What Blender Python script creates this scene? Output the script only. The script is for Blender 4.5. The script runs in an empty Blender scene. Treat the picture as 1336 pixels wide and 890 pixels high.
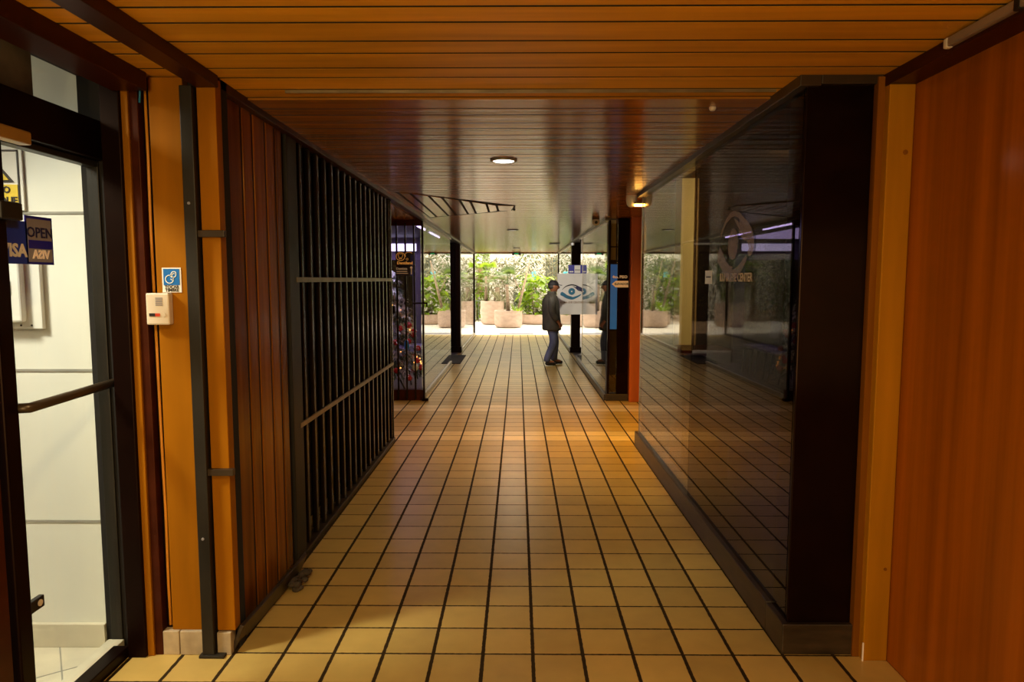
import bpy, bmesh, math, random
from math import pi, sin, cos, atan, radians, sqrt
from mathutils import Vector, Matrix
random.seed(7)
S = bpy.context.scene
COL = S.collection

# ------------------------------------------------------------------ camera
F, W_, H_ = 890.0, 1336, 890
cam_d = bpy.data.cameras.new('camera')
cam = bpy.data.objects.new('camera', cam_d)
COL.objects.link(cam)
cam_d.sensor_width = 36
cam_d.lens = F / W_ * 36
cam_d.clip_start = .05
cam.location = (0, 0, 1.6)
cam.rotation_euler = (radians(90 - 5.1364), 0, radians(.5129))
S.camera = cam

# ------------------------------------------------------------------ materials
def nodes(name):
    m = bpy.data.materials.new(name)
    m.use_nodes = True
    nt = m.node_tree
    nt.nodes.clear()
    return m, nt, nt.nodes, nt.links

def mat(name, col, rough=.5, island=0, metal=0, var=.12, scale=(8, 8, 8), bump=0.0, spec=.5, stint=None, coat=0, emit=None, estr=0, trans=None):
    """Principled with a stretched noise that varies colour, gloss and (optionally) relief."""
    m, nt, N, L = nodes(name)
    out = N.new('ShaderNodeOutputMaterial')
    b = N.new('ShaderNodeBsdfPrincipled')
    tc = N.new('ShaderNodeTexCoord')
    mp = N.new('ShaderNodeMapping')
    mp.inputs['Scale'].default_value = scale
    nz = N.new('ShaderNodeTexNoise')
    nz.inputs['Scale'].default_value = 1.0
    nz.inputs['Detail'].default_value = 5
    L.new(tc.outputs['Object'], mp.inputs['Vector'])
    L.new(mp.outputs['Vector'], nz.inputs['Vector'])
    rp = N.new('ShaderNodeValToRGB')
    rp.color_ramp.elements[0].position = .3
    rp.color_ramp.elements[1].position = .7
    rp.color_ramp.elements[0].color = tuple(c * (1 - var) for c in col) + (1,)
    rp.color_ramp.elements[1].color = tuple(min(1, c * (1 + var)) for c in col) + (1,)
    L.new(nz.outputs['Fac'], rp.inputs['Fac'])
    if island:
        ge = N.new('ShaderNodeNewGeometry'); ml = N.new('ShaderNodeMath'); ml.operation = 'MULTIPLY_ADD'
        ml.inputs[1].default_value = 2*island; ml.inputs[2].default_value = 1 - island
        L.new(ge.outputs['Random Per Island'], ml.inputs[0])
        vm = N.new('ShaderNodeVectorMath'); vm.operation = 'SCALE'
        L.new(rp.outputs['Color'], vm.inputs[0]); L.new(ml.outputs[0], vm.inputs['Scale'])
        L.new(vm.outputs[0], b.inputs['Base Color'])
    else:
        L.new(rp.outputs['Color'], b.inputs['Base Color'])
    b.inputs['Roughness'].default_value = rough
    b.inputs['Metallic'].default_value = metal
    b.inputs['Specular IOR Level'].default_value = spec
    if stint: b.inputs['Specular Tint'].default_value = tuple(stint) + (1,)
    if coat:
        b.inputs['Coat Weight'].default_value = coat
        b.inputs['Coat Roughness'].default_value = .12
    if bump:
        bp = N.new('ShaderNodeBump')
        bp.inputs['Strength'].default_value = bump
        bp.inputs['Distance'].default_value = .004
        L.new(nz.outputs['Fac'], bp.inputs['Height'])
        L.new(bp.outputs['Normal'], b.inputs['Normal'])
    if emit:
        b.inputs['Emission Color'].default_value = tuple(emit) + (1,)
        b.inputs['Emission Strength'].default_value = estr
    last = b.outputs['BSDF']
    if trans:
        t = N.new('ShaderNodeBsdfTranslucent')
        t.inputs['Color'].default_value = tuple(trans) + (1,)
        mx = N.new('ShaderNodeMixShader')
        mx.inputs['Fac'].default_value = .4
        L.new(last, mx.inputs[1])
        L.new(t.outputs['BSDF'], mx.inputs[2])
        last = mx.outputs['Shader']
    L.new(last, out.inputs['Surface'])
    return m

def glass_mat(name, tint=(.95, .97, .95), r0=.045, power=4.6, rough=0.0):
    """clear pane: see-through, mirror-like at grazing angles (Schlick)"""
    m, nt, N, L = nodes(name)
    out = N.new('ShaderNodeOutputMaterial')
    t = N.new('ShaderNodeBsdfTransparent')
    t.inputs['Color'].default_value = tuple(tint) + (1,)
    g = N.new('ShaderNodeBsdfGlossy')
    g.inputs['Roughness'].default_value = rough
    lw = N.new('ShaderNodeLayerWeight')
    lw.inputs['Blend'].default_value = .5
    pw = N.new('ShaderNodeMath'); pw.operation = 'POWER'
    pw.inputs[1].default_value = power
    L.new(lw.outputs['Facing'], pw.inputs[0])
    ma = N.new('ShaderNodeMath'); ma.operation = 'MULTIPLY_ADD'
    ma.inputs[1].default_value = 1 - r0
    ma.inputs[2].default_value = r0
    L.new(pw.outputs[0], ma.inputs[0])
    mx = N.new('ShaderNodeMixShader')
    L.new(ma.outputs[0], mx.inputs['Fac'])
    L.new(t.outputs[0], mx.inputs[1])
    L.new(g.outputs[0], mx.inputs[2])
    L.new(mx.outputs[0], out.inputs['Surface'])
    return m

def tile_mat(name):
    m, nt, N, L = nodes(name)
    out = N.new('ShaderNodeOutputMaterial')
    b = N.new('ShaderNodeBsdfPrincipled')
    tc = N.new('ShaderNodeTexCoord')
    sp = N.new('ShaderNodeSeparateXYZ')
    L.new(tc.outputs['Object'], sp.inputs[0])
    def M(op, a, b_=None, c=None):
        n = N.new('ShaderNodeMath'); n.operation = op
        for i, v in enumerate((a, b_, c)):
            if v is None: continue
            if isinstance(v, (int, float)): n.inputs[i].default_value = v
            else: L.new(v, n.inputs[i])
        return n.outputs[0]
    u = M('DIVIDE', M('SUBTRACT', sp.outputs['X'], .0645 - .2138 * 40), .2138)
    v = M('DIVIDE', M('SUBTRACT', sp.outputs['Y'], 2.794 - .2165 * 40), .2165)
    fu, fv = M('FRACT', u), M('FRACT', v)
    iu, iv = M('FLOOR', u), M('FLOOR', v)
    du = M('MINIMUM', fu, M('SUBTRACT', 1, fu))
    dv = M('MINIMUM', fv, M('SUBTRACT', 1, fv))
    # chipped, slightly irregular joints
    nz = N.new('ShaderNodeTexNoise'); nz.inputs['Scale'].default_value = 38; nz.inputs['Detail'].default_value = 3
    L.new(tc.outputs['Object'], nz.inputs['Vector'])
    wob = M('MULTIPLY_ADD', nz.outputs['Fac'], .026, -.013)
    gu = M('ADD', du, wob); gv = M('ADD', dv, wob)
    def sstep(x, a, b_):
        n = N.new('ShaderNodeMapRange'); n.interpolation_type = 'SMOOTHSTEP'
        L.new(x, n.inputs['Value']); n.inputs['From Min'].default_value = a; n.inputs['From Max'].default_value = b_
        return n.outputs['Result']
    tile = M('MULTIPLY', sstep(gu, .030, .044), sstep(gv, .018, .030))      # 1 on tile, 0 in joint
    cb = N.new('ShaderNodeCombineXYZ'); L.new(iu, cb.inputs[0]); L.new(iv, cb.inputs[1])
    wn = N.new('ShaderNodeTexWhiteNoise'); wn.noise_dimensions = '2D'; L.new(cb.outputs[0], wn.inputs['Vector'])
    n2 = N.new('ShaderNodeTexNoise'); n2.inputs['Scale'].default_value = 9; n2.inputs['Detail'].default_value = 6
    L.new(tc.outputs['Object'], n2.inputs['Vector'])
    vary = M('ADD', M('MULTIPLY_ADD', wn.outputs['Value'], .22, .80), M('MULTIPLY_ADD', n2.outputs['Fac'], .3, -.15))
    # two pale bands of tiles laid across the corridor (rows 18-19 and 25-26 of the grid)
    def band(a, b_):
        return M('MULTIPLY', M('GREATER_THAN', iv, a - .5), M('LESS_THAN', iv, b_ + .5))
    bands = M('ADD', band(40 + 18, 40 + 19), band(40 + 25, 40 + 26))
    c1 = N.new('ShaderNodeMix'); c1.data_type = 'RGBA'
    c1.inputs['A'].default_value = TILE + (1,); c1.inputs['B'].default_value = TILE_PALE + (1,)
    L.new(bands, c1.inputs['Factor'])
    c2 = N.new('ShaderNodeVectorMath'); c2.operation = 'SCALE'
    L.new(c1.outputs['Result'], c2.inputs[0]); L.new(vary, c2.inputs['Scale'])
    c3 = N.new('ShaderNodeMix'); c3.data_type = 'RGBA'
    c3.inputs['A'].default_value = (.030, .018, .007, 1)
    L.new(tile, c3.inputs['Factor']); L.new(c2.outputs[0], c3.inputs['B'])
    L.new(c3.outputs['Result'], b.inputs['Base Color'])
    L.new(M('MULTIPLY_ADD', tile, -.38, .70), b.inputs['Roughness'])
    L.new(M('MULTIPLY_ADD', tile, .38, .12), b.inputs['Specular IOR Level'])
    b.inputs['Specular Tint'].default_value = (1, .84, .58, 1)
    bp = N.new('ShaderNodeBump'); bp.inputs['Strength'].default_value = .5; bp.inputs['Distance'].default_value = .004
    hgt = M('ADD', tile, M('MULTIPLY', n2.outputs['Fac'], .25))
    L.new(hgt, bp.inputs['Height']); L.new(bp.outputs['Normal'], b.inputs['Normal'])
    L.new(b.outputs[0], out.inputs['Surface'])
    return m

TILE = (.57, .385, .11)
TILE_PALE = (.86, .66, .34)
M_ = {}
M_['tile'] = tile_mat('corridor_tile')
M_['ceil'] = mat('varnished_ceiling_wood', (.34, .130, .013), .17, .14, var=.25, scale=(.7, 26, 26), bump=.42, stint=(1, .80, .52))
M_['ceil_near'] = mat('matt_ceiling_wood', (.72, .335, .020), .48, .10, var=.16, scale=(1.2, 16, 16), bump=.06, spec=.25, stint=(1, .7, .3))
M_['ceil_dark'] = mat('ceiling_void', (.006, .003, .001), .9)
M_['panel'] = mat('orange_plywood', (.41, .165, .006), .5, var=.20, scale=(9, 9, .8), bump=.04, spec=.2, stint=(1, .6, .2))
M_['pier'] = mat('orange_pier_plywood', (.285, .100, .003), .5, var=.20, scale=(9, 9, .8), bump=.04, spec=.2, stint=(1, .6, .2))
M_['board'] = mat('brown_board', (.21, .070, .005), .20, .32, var=.3, scale=(18, 18, 1.0), bump=.05, spec=.22, stint=(1, .55, .15))
M_['redwood'] = mat('red_brown_veneer', (.33, .085, .004), .17, var=.28, scale=(14, 14, .5), bump=.03, spec=.3, stint=(1, .6, .2))
M_['redcol'] = mat('red_orange_column', (.40, .085, .008), .4, var=.2, scale=(14, 14, .6))
M_['darkred'] = mat('dark_red_brown_wood', (.045, .009, .003), .38, var=.25, scale=(2, 2, 10), spec=.2, stint=(1, .5, .3))
M_['black'] = mat('black_lacquer', (.006, .002, .001), .12, var=.3, spec=.07, stint=(1, .6, .4))
M_['blackfr'] = mat('black_painted_frame', (.005, .0016, .001), .36, var=.25, spec=.1, stint=(1, .6, .4))
M_['plinth'] = mat('dark_scuffed_plinth', (.030, .018, .009), .38, var=.55, scale=(7, 7, 30), bump=.1)
M_['greymetal'] = mat('dark_grey_metal', (.022, .018, .013), .45, metal=.2, var=.3, scale=(10, 10, 3), spec=.25)
M_['bar'] = mat('dark_bronze_bar', (.022, .012, .005), .25, metal=.6, var=.3, spec=.3)
M_['barrail'] = mat('worn_bronze_rail', (.23, .17, .085), .35, metal=.5, var=.3)
M_['alu'] = mat('pale_aluminium_channel', (.45, .40, .33), .35, metal=.6, var=.1)
M_['bronze'] = mat('bronze_channel', (.055, .035, .018), .35, metal=.4, var=.2)
M_['white'] = mat('white_panel_wall', (.80, .80, .72), .45, var=.025, scale=(2, 2, 2))
M_['whitejoint'] = mat('grey_wall_joint', (.30, .29, .25), .7)
M_['skirt'] = mat('cream_skirting_tile', (.62, .57, .44), .45, var=.12, scale=(6, 6, 6))
M_['grime'] = mat('grimy_skirting_tile', (.40, .31, .20), .5, var=.35, scale=(9, 9, 9))
M_['plastic'] = mat('off_white_plastic', (.74, .64, .50), .4, var=.04)
M_['whitepl'] = mat('white_enamel', (.78, .77, .70), .4, var=.03)
M_['darkpl'] = mat('dark_plastic', (.02, .015, .013), .4)
M_['redpl'] = mat('red_plastic', (.7, .06, .02), .4)
M_['blue'] = mat('sign_blue', (.006, .14, .45), .4, var=.05)
M_['indigo'] = mat('sign_indigo', (.012, .012, .30), .4, var=.05)
M_['royal'] = mat('poster_blue', (.005, .22, .80), .4, var=.08)
M_['blueglow'] = mat('blue_panel_glow', (.003, .10, .42), .4, var=.08, emit=(.002, .10, .36), estr=.28)  # faint emission added to keep the blue bright; the panel is no lamp
M_['paper'] = mat('white_paper', (.78, .75, .68), .6, var=.04)
M_['greysign'] = mat('grey_sign', (.25, .24, .28), .5, var=.06)
M_['yellow'] = mat('caution_yellow', (.78, .55, .03), .5, var=.05)
M_['ink'] = mat('black_ink', (.008, .007, .006), .5)
M_['teal'] = mat('logo_teal', (.012, .15, .26), .5, var=.08)
M_['navy'] = mat('logo_navy', (.010, .012, .075), .5, var=.08)
M_['gold'] = mat('closer_gold', (.40, .22, .05), .3, metal=.4, var=.1)
M_['mottle'] = mat('mottled_paper', (.13, .115, .085), .6, var=.5, scale=(7, 7, 7))
def veil_mat(name, col, a):
    m, nt, N, L = nodes(name)
    out = N.new('ShaderNodeOutputMaterial'); d = N.new('ShaderNodeBsdfDiffuse'); t = N.new('ShaderNodeBsdfTransparent'); mx = N.new('ShaderNodeMixShader')
    d.inputs['Color'].default_value = tuple(col) + (1,); mx.inputs['Fac'].default_value = a
    L.new(t.outputs[0], mx.inputs[1]); L.new(d.outputs[0], mx.inputs[2]); L.new(mx.outputs[0], out.inputs['Surface'])
    return m
M_['leafdecal'] = veil_mat('frosted_vinyl_decal', (.52, .48, .66), .22)
M_['textdecal'] = mat('cream_vinyl_lettering', (.62, .50, .36), .45, var=.05)
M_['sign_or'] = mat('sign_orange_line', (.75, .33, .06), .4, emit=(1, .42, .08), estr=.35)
M_['sign_dk'] = mat('sign_dark_face', (.018, .008, .022), .3)
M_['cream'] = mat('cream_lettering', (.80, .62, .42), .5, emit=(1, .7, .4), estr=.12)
M_['beigecol'] = mat('beige_painted_column', (.62, .50, .26), .6, var=.08, scale=(4, 4, 1))
M_['shopdark'] = mat('dark_shop_interior', (.016, .009, .006), .7, var=.3)
M_['shopwall'] = mat('lilac_shop_wall', (.15, .115, .18), .6, var=.06)
M_['dceil'] = mat('dark_lilac_ceiling', (.06, .045, .075), .6)
M_['shopfloor'] = mat('shop_floor', (.15, .125, .13), .35, var=.06)
M_['partition'] = mat('grey_violet_door', (.095, .075, .10), .5, var=.12)
M_['matt'] = mat('rubber_mat', (.015, .012, .010), .8, var=.3, scale=(60, 60, 60), bump=.2)
M_['g_clear'] = glass_mat('clear_glass', r0=.05)
M_['g_door'] = glass_mat('door_glass', r0=.03, power=6)
M_['g_tint'] = glass_mat('tinted_glass', tint=(.5, .42, .34), r0=.03, power=5.2)
M_['g_rear'] = glass_mat('dimming_rear_glass', tint=(.30, .25, .20), r0=.04, power=5)  # tint added to dim the courtyard seen through the shop
M_['g_lite'] = glass_mat('lightly_tinted_glass', tint=(.86, .80, .66), r0=.05, power=4.6)
M_['led'] = mat('white_led', (.9, .9, .9), .4, emit=(1, .93, .82), estr=14)
M_['ledoff'] = mat('dim_diffuser', (.85, .82, .75), .4, emit=(1, .93, .82), estr=.5)
M_['lilac'] = mat('lilac_tube', (.9, .9, .95), .4, emit=(.66, .48, 1), estr=8)
M_['lilacbox'] = mat('lilac_light_panel', (.9, .9, .95), .4, emit=(.74, .62, 1), estr=2.4)
M_['amber'] = mat('amber_flood_lens', (1, .7, .3), .4, emit=(1, .45, .08), estr=20)
M_['exitgreen'] = mat('exit_green', (.01, .20, .06), .4, emit=(.02, .6, .2), estr=.5)
M_['stone'] = mat('pale_courtyard_paving', (.66, .60, .52), .6, var=.08, scale=(3, 3, 3))
M_['planter'] = mat('cast_stone_planter', (.50, .37, .29), .7, var=.14, scale=(5, 5, 9), bump=.1)
M_['soil'] = mat('dark_soil', (.05, .035, .02), .9, var=.4, scale=(20, 20, 20))
M_['courtwall'] = mat('pale_courtyard_wall', (.80, .76, .68), .7, var=.05)
M_['courtdark'] = mat('dark_shutter', (.10, .12, .09), .6, var=.3, scale=(2, 2, 14))
M_['brownshut'] = mat('brown_shutter', (.30, .18, .10), .6, var=.2, scale=(2, 2, 14))
M_['trunk'] = mat('palm_trunk', (.24, .17, .11), .8, var=.4, scale=(8, 8, 40), bump=.6)
M_['bark'] = mat('pale_bark', (.38, .28, .19), .8, var=.3, scale=(10, 10, 20), bump=.3)
M_['leaf'] = mat('mid_green_leaf', (.07, .11, .022), .45, var=.4, scale=(14, 14, 14), trans=(.16, .24, .04))
M_['leafb'] = mat('bright_green_leaf', (.16, .25, .015), .4, var=.3, scale=(9, 9, 9), trans=(.34, .5, .02))
M_['leafp'] = mat('pale_dry_leaf', (.24, .23, .13), .5, var=.3, scale=(12, 12, 12), trans=(.28, .27, .15))
M_['leafd'] = mat('dark_green_leaf', (.055, .085, .03), .4, var=.4, scale=(12, 12, 12), trans=(.1, .16, .03))
M_['xmas'] = mat('dark_fir_needles', (.030, .065, .028), .6, var=.5, scale=(20, 20, 20))
M_['snow'] = mat('snowy_flocking', (.86, .82, .90), .8, var=.12, scale=(30, 30, 30))
M_['redball'] = mat('red_bauble', (.45, .015, .03), .15, var=.1)
M_['whiteball'] = mat('white_bauble', (.75, .70, .70), .2, var=.05)
M_['orlamp'] = mat('orange_fairy_light', (1, .5, .2), .4, emit=(1, .35, .08), estr=5)
M_['skin'] = mat('skin', (.30, .115, .05), .55, var=.1)
M_['jacket'] = mat('dark_olive_jacket', (.060, .052, .036), .75, var=.3, scale=(7, 7, 7), bump=.3)
M_['denim'] = mat('blue_denim', (.11, .13, .23), .8, var=.45, scale=(6, 6, 3), bump=.3)
M_['capm'] = mat('black_cap_cloth', (.010, .008, .008), .7, var=.2)
M_['shoe'] = mat('black_shoe_leather', (.012, .009, .008), .45, var=.2)
M_['hair'] = mat('dark_grey_hair', (.04, .035, .03), .7, var=.3)
M_['chairm'] = mat('dark_chair_metal', (.02, .015, .015), .35, metal=.6)
M_['chairs'] = mat('violet_grey_upholstery', (.14, .11, .22), .7, var=.1)
M_['wirecyan'] = mat('blue_wire', (.01, .16, .30), .5)
M_['bwire'] = mat('orange_cord', (.70, .28, .02), .4)

# ------------------------------------------------------------------ mesh builder
class MB:
    def __init__(s): s.b = bmesh.new()
    def box(s, x0, x1, y0, y1, z0, z1):
        vs = [s.b.verts.new(p) for p in ((x0,y0,z0),(x1,y0,z0),(x1,y1,z0),(x0,y1,z0),(x0,y0,z1),(x1,y0,z1),(x1,y1,z1),(x0,y1,z1))]
        for f in ((3,2,1,0),(4,5,6,7),(0,1,5,4),(1,2,6,5),(2,3,7,6),(3,0,4,7)):
            s.b.faces.new([vs[i] for i in f])
        return s
    def prism(s, pts, d, o=(0,0,0)):
        """closed outline (3D points) extruded by vector d"""
        d = Vector(d)
        a = [s.b.verts.new(Vector(p)) for p in pts]
        c = [s.b.verts.new(Vector(p) + d) for p in pts]
        n = len(pts)
        s.b.faces.new(a[::-1]); s.b.faces.new(c)
        for i in range(n):
            s.b.faces.new((a[i], a[(i+1)%n], c[(i+1)%n], c[i]))
        return s
    def tube(s, path, r, n=8, cap=True):
        path = [Vector(p) for p in path]
        rs = r if isinstance(r, (list, tuple)) else [r]*len(path)
        rings = []
        ref = None
        for i, p in enumerate(path):
            t = (path[min(i+1, len(path)-1)] - path[max(i-1, 0)]).normalized()
            if ref is None:
                ref = Vector((0,0,1)) if abs(t.z) < .9 else Vector((1,0,0))
            a = t.cross(ref).normalized(); b = a.cross(t).normalized(); ref = b
            rings.append([s.b.verts.new(p + (a*cos(2*pi*k/n) + b*sin(2*pi*k/n))*rs[i]) for k in range(n)])
        for i in range(len(rings)-1):
            for k in range(n):
                s.b.faces.new((rings[i][k], rings[i][(k+1)%n], rings[i+1][(k+1)%n], rings[i+1][k]))
        if cap:
            s.b.faces.new(rings[0][::-1]); s.b.faces.new(rings[-1])
        return s
    def lathe(s, prof, c=(0,0,0), n=32, axis='Z'):
        c = Vector(c)
        def P(r, h, a):
            if axis == 'Z': return c + Vector((r*cos(a), r*sin(a), h))
            if axis == 'Y': return c + Vector((r*cos(a), h, r*sin(a)))
            return c + Vector((h, r*cos(a), r*sin(a)))
        rings = [[s.b.verts.new(P(max(r, 1e-4), h, 2*pi*k/n)) for k in range(n)] for r, h in prof]
        for i in range(len(rings)-1):
            for k in range(n):
                s.b.faces.new((rings[i][k], rings[i][(k+1)%n], rings[i+1][(k+1)%n], rings[i+1][k]))
        s.b.faces.new(rings[0][::-1]); s.b.faces.new(rings[-1])
        return s
    def ball(s, c, r, n=12, sc=(1,1,1)):
        prof = [(r*sin(pi*i/n), -r*cos(pi*i/n)) for i in range(n+1)]
        v0 = len(s.b.verts)
        s.lathe(prof, (0,0,0), n=max(8, n))
        s.b.verts.ensure_lookup_table()
        for v in s.b.verts[v0:]:
            v.co = Vector((v.co.x*sc[0], v.co.y*sc[1], v.co.z*sc[2])) + Vector(c)
        return s
    def leaf(s, base, d, up, length, width, droop=.3, segs=4, fold=.15):
        """a pointed blade from base along d that bends down"""
        d = Vector(d).normalized(); up = Vector(up)
        side = d.cross(up)
        if side.length < 1e-3: side = Vector((1,0,0))
        side.normalize(); nrm = side.cross(d).normalized()
        prev = None; p = Vector(base)
        L_, R_ = [], []
        for i in range(segs+1):
            t = i/segs
            w = width*.5*(sin(pi*min(1, .12+t*.88))**.7 if t < 1 else 0.02)
            q = p + d*(length*t) + Vector((0,0,-1))*(droop*length*t*t)
            L_.append(s.b.verts.new(q - side*w + nrm*w*fold)); R_.append(s.b.verts.new(q + side*w + nrm*w*fold))
            if prev: s.b.faces.new((prev[0], prev[1], R_[-1], L_[-1]))
            prev = (L_[-1], R_[-1])
        return s
    def build(s, name, m, parent=None, smooth=False, bevel=0, autos=None):
        me = bpy.data.meshes.new(name)
        bmesh.ops.recalc_face_normals(s.b, faces=s.b.faces)
        if parent is not None:
            org = wloc(parent)
            for v in s.b.verts: v.co -= org
        s.b.to_mesh(me); s.b.free()
        me.materials.append(m if not isinstance(m, str) else M_[m])
        if smooth:
            for p in me.polygons: p.use_smooth = True
        o = bpy.data.objects.new(name, me)
        COL.objects.link(o)
        if parent is not None: o.parent = parent
        if bevel:
            md = o.modifiers.new('bevel', 'BEVEL'); md.width = bevel; md.segments = 2; md.limit_method = 'ANGLE'; md.angle_limit = radians(40)
        if autos:
            for p in me.polygons: p.use_smooth = True
            md = o.modifiers.new('edge', 'EDGE_SPLIT'); md.split_angle = radians(autos)
        return o

def wloc(o):
    v = Vector((0,0,0))
    while o is not None:
        v += o.location; o = o.parent
    return v

def tag(o, label, cat, group=None, kind=None):
    o['label'] = label; o['category'] = cat
    if group: o['group'] = group
    if kind: o['kind'] = kind
    return o
def empty(name, loc, label=None, cat=None, group=None):
    o = bpy.data.objects.new(name, None); COL.objects.link(o); o.location = loc
    o.empty_display_size = .1
    if label: tag(o, label, cat, group)
    return o
def struct(o, label=None, cat=None):
    o['kind'] = 'structure'
    if label: o['label'] = label; o['category'] = cat
    return o
def box(name, m, a, parent=None, bevel=0):
    return MB().box(*a).build(name, m, parent, bevel=bevel)
def copy_tree(o, parent=None):
    c = o.copy(); COL.objects.link(c)
    if parent is not None: c.parent = parent
    for ch in list(o.children): copy_tree(ch, c)
    return c

def add_text(mb, txt, size, matrix, depth=.0015, align='CENTER', bold=0.0, sx=1.0):
    cu = bpy.data.curves.new('t', 'FONT'); cu.body = txt; cu.size = size; cu.align_x = align; cu.align_y = 'CENTER'
    cu.extrude = depth; cu.offset = bold; cu.resolution_u = 2
    o = bpy.data.objects.new('t', cu); COL.objects.link(o)
    dg = bpy.context.evaluated_depsgraph_get()
    me = bpy.data.meshes.new_from_object(o.evaluated_get(dg))
    me.transform(Matrix.Diagonal((sx, 1, 1, 1)))
    me.transform(matrix)
    mb.b.from_mesh(me)
    bpy.data.objects.remove(o); bpy.data.curves.remove(cu); bpy.data.meshes.remove(me)
def frame_mat(origin, xdir, ydir):
    x = Vector(xdir).normalized(); y = Vector(ydir).normalized(); z = x.cross(y)
    m = Matrix(((x.x,y.x,z.x,0),(x.y,y.y,z.y,0),(x.z,y.z,z.z,0),(0,0,0,1)))
    return Matrix.Translation(Vector(origin)) @ m
FRONT = lambda x, y, z: frame_mat((x,y,z), (1,0,0), (0,0,1))     # faces the camera (-Y)
LEFTW = lambda x, y, z: frame_mat((x,y,z), (0,1,0), (0,0,1))     # on a left wall, faces +X
RIGHTW = lambda x, y, z: frame_mat((x,y,z), (0,-1,0), (0,0,1))   # on a right wall, faces -X

def stroke(mb, pts, widths, mtx, depth=.002):
    """a ribbon of varying width along a 2D polyline, extruded, put in place by mtx"""
    n = len(pts); Lp, Rp = [], []
    for i, p in enumerate(pts):
        a = Vector(pts[max(0,i-1)]); b = Vector(pts[min(n-1,i+1)])
        t = (b-a).normalized(); nn = Vector((-t.y, t.x)); w = widths[i]/2
        Lp.append(Vector(p)+nn*w); Rp.append(Vector(p)-nn*w)
    for i in range(n-1):
        q = [Lp[i], Rp[i], Rp[i+1], Lp[i+1]]
        lo = [mb.b.verts.new(mtx @ Vector((v.x, v.y, 0))) for v in q]
        hi = [mb.b.verts.new(mtx @ Vector((v.x, v.y, depth))) for v in q]
        mb.b.faces.new(hi); mb.b.faces.new(lo[::-1])
        for k in range(4): mb.b.faces.new((lo[k], lo[(k+1)%4], hi[(k+1)%4], hi[k]))
def curve(pts, n=24):
    """Catmull-Rom through 2D points"""
    out = []
    P = [pts[0]] + list(pts) + [pts[-1]]
    segs = len(pts)-1
    for s_ in range(segs):
        p0,p1,p2,p3 = [Vector(P[s_+k]) for k in range(4)]
        k = max(2, n//segs)
        for j in range(k):
            t = j/k
            out.append(.5*((2*p1)+(p2-p0)*t+(2*p0-5*p1+4*p2-p3)*t*t+(3*p1-p0-3*p2+p3)*t**3))
    out.append(Vector(pts[-1]))
    return out
def disc(mb, c, r, mtx, depth=.002, n=24, ri=0):
    if ri: 
        pts = [(c[0]+(r+ri)/2*cos(2*pi*k/n), c[1]+(r+ri)/2*sin(2*pi*k/n)) for k in range(n+1)]
        stroke(mb, pts, [r-ri]*len(pts), mtx, depth); return
    lo = [mb.b.verts.new(mtx @ Vector((c[0]+r*cos(2*pi*k/n), c[1]+r*sin(2*pi*k/n), 0))) for k in range(n)]
    hi = [mb.b.verts.new(mtx @ Vector((c[0]+r*cos(2*pi*k/n), c[1]+r*sin(2*pi*k/n), depth))) for k in range(n)]
    mb.b.faces.new(hi); mb.b.faces.new(lo[::-1])
    for k in range(n): mb.b.faces.new((lo[k], lo[(k+1)%n], hi[(k+1)%n], hi[k]))
def taper(n, w0, wm, w1):
    return [(w0 + (wm-w0)*sin(pi*i/(n-1)) if i < (n-1)/2 else w1 + (wm-w1)*sin(pi*i/(n-1))) for i in range(n)]

# logo pieces in a unit square (x right, y up, centre 0)
def logo(mtx, k, parent, mats, c0=(400, 470)):
    def T(a): return [((x-c0[0])/580*k, (c0[1]-y)/580*k) for x, y in a]
    mb = MB(); p = curve(T([(190,425),(245,375),(330,352),(410,372),(470,415)]), 28); stroke(mb, p, taper(len(p), .004*k, .030*k, .03*k), mtx); mb.build('brow_arc', mats[1], parent)
    mb = MB(); p = curve(T([(395,378),(450,405),(495,440),(500,470),(478,482)]), 20); stroke(mb, p, taper(len(p), .05*k, .085*k, .02*k), mtx, .003)
    p = curve(T([(345,372),(390,395),(430,430),(470,440)]), 12); stroke(mb, p, taper(len(p), .004*k, .03*k, .01*k), mtx, .003)
    mb.build('upper_hand', mats[2], parent)
    mb = MB(); p = curve(T([(168,470),(215,495),(270,530),(340,545),(410,522),(465,490)]), 30); w = [(.085*(1-i/(len(p)-1))**.6+.012)*k for i in range(len(p))]; w[0] = .004*k; w[1] = .05*k
    stroke(mb, p, w, mtx)
    p = curve(T([(262,500),(300,520),(335,520)]), 8); stroke(mb, p, taper(len(p), .004*k, .02*k, .004*k), mtx)
    mb.build('lower_hand', mats[0], parent)
    mb = MB(); c = T([(330,447)])[0]; disc(mb, c, .085*k, mtx, ri=.035*k); disc(mb, c, .037*k, mtx, .003); ir = mb.build('iris', mats[0], parent)
    mb = MB(); disc(mb, c, .018*k, mtx, .005); mb.build('pupil_glint', mats[3], ir)

ZC = 2.41      # ceiling
XG = 1.155     # right glass plane
XL = -1.245    # left wall plane

# ------------------------------------------------------------------ floor and ceiling
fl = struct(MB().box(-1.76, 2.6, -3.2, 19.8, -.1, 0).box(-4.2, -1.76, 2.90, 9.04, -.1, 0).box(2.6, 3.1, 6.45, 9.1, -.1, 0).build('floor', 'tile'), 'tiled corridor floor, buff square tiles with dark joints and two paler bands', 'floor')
struct(box('floor_courtyard', 'stone', (-14, 14, 19.8, 34, -.1, 0)))

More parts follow.
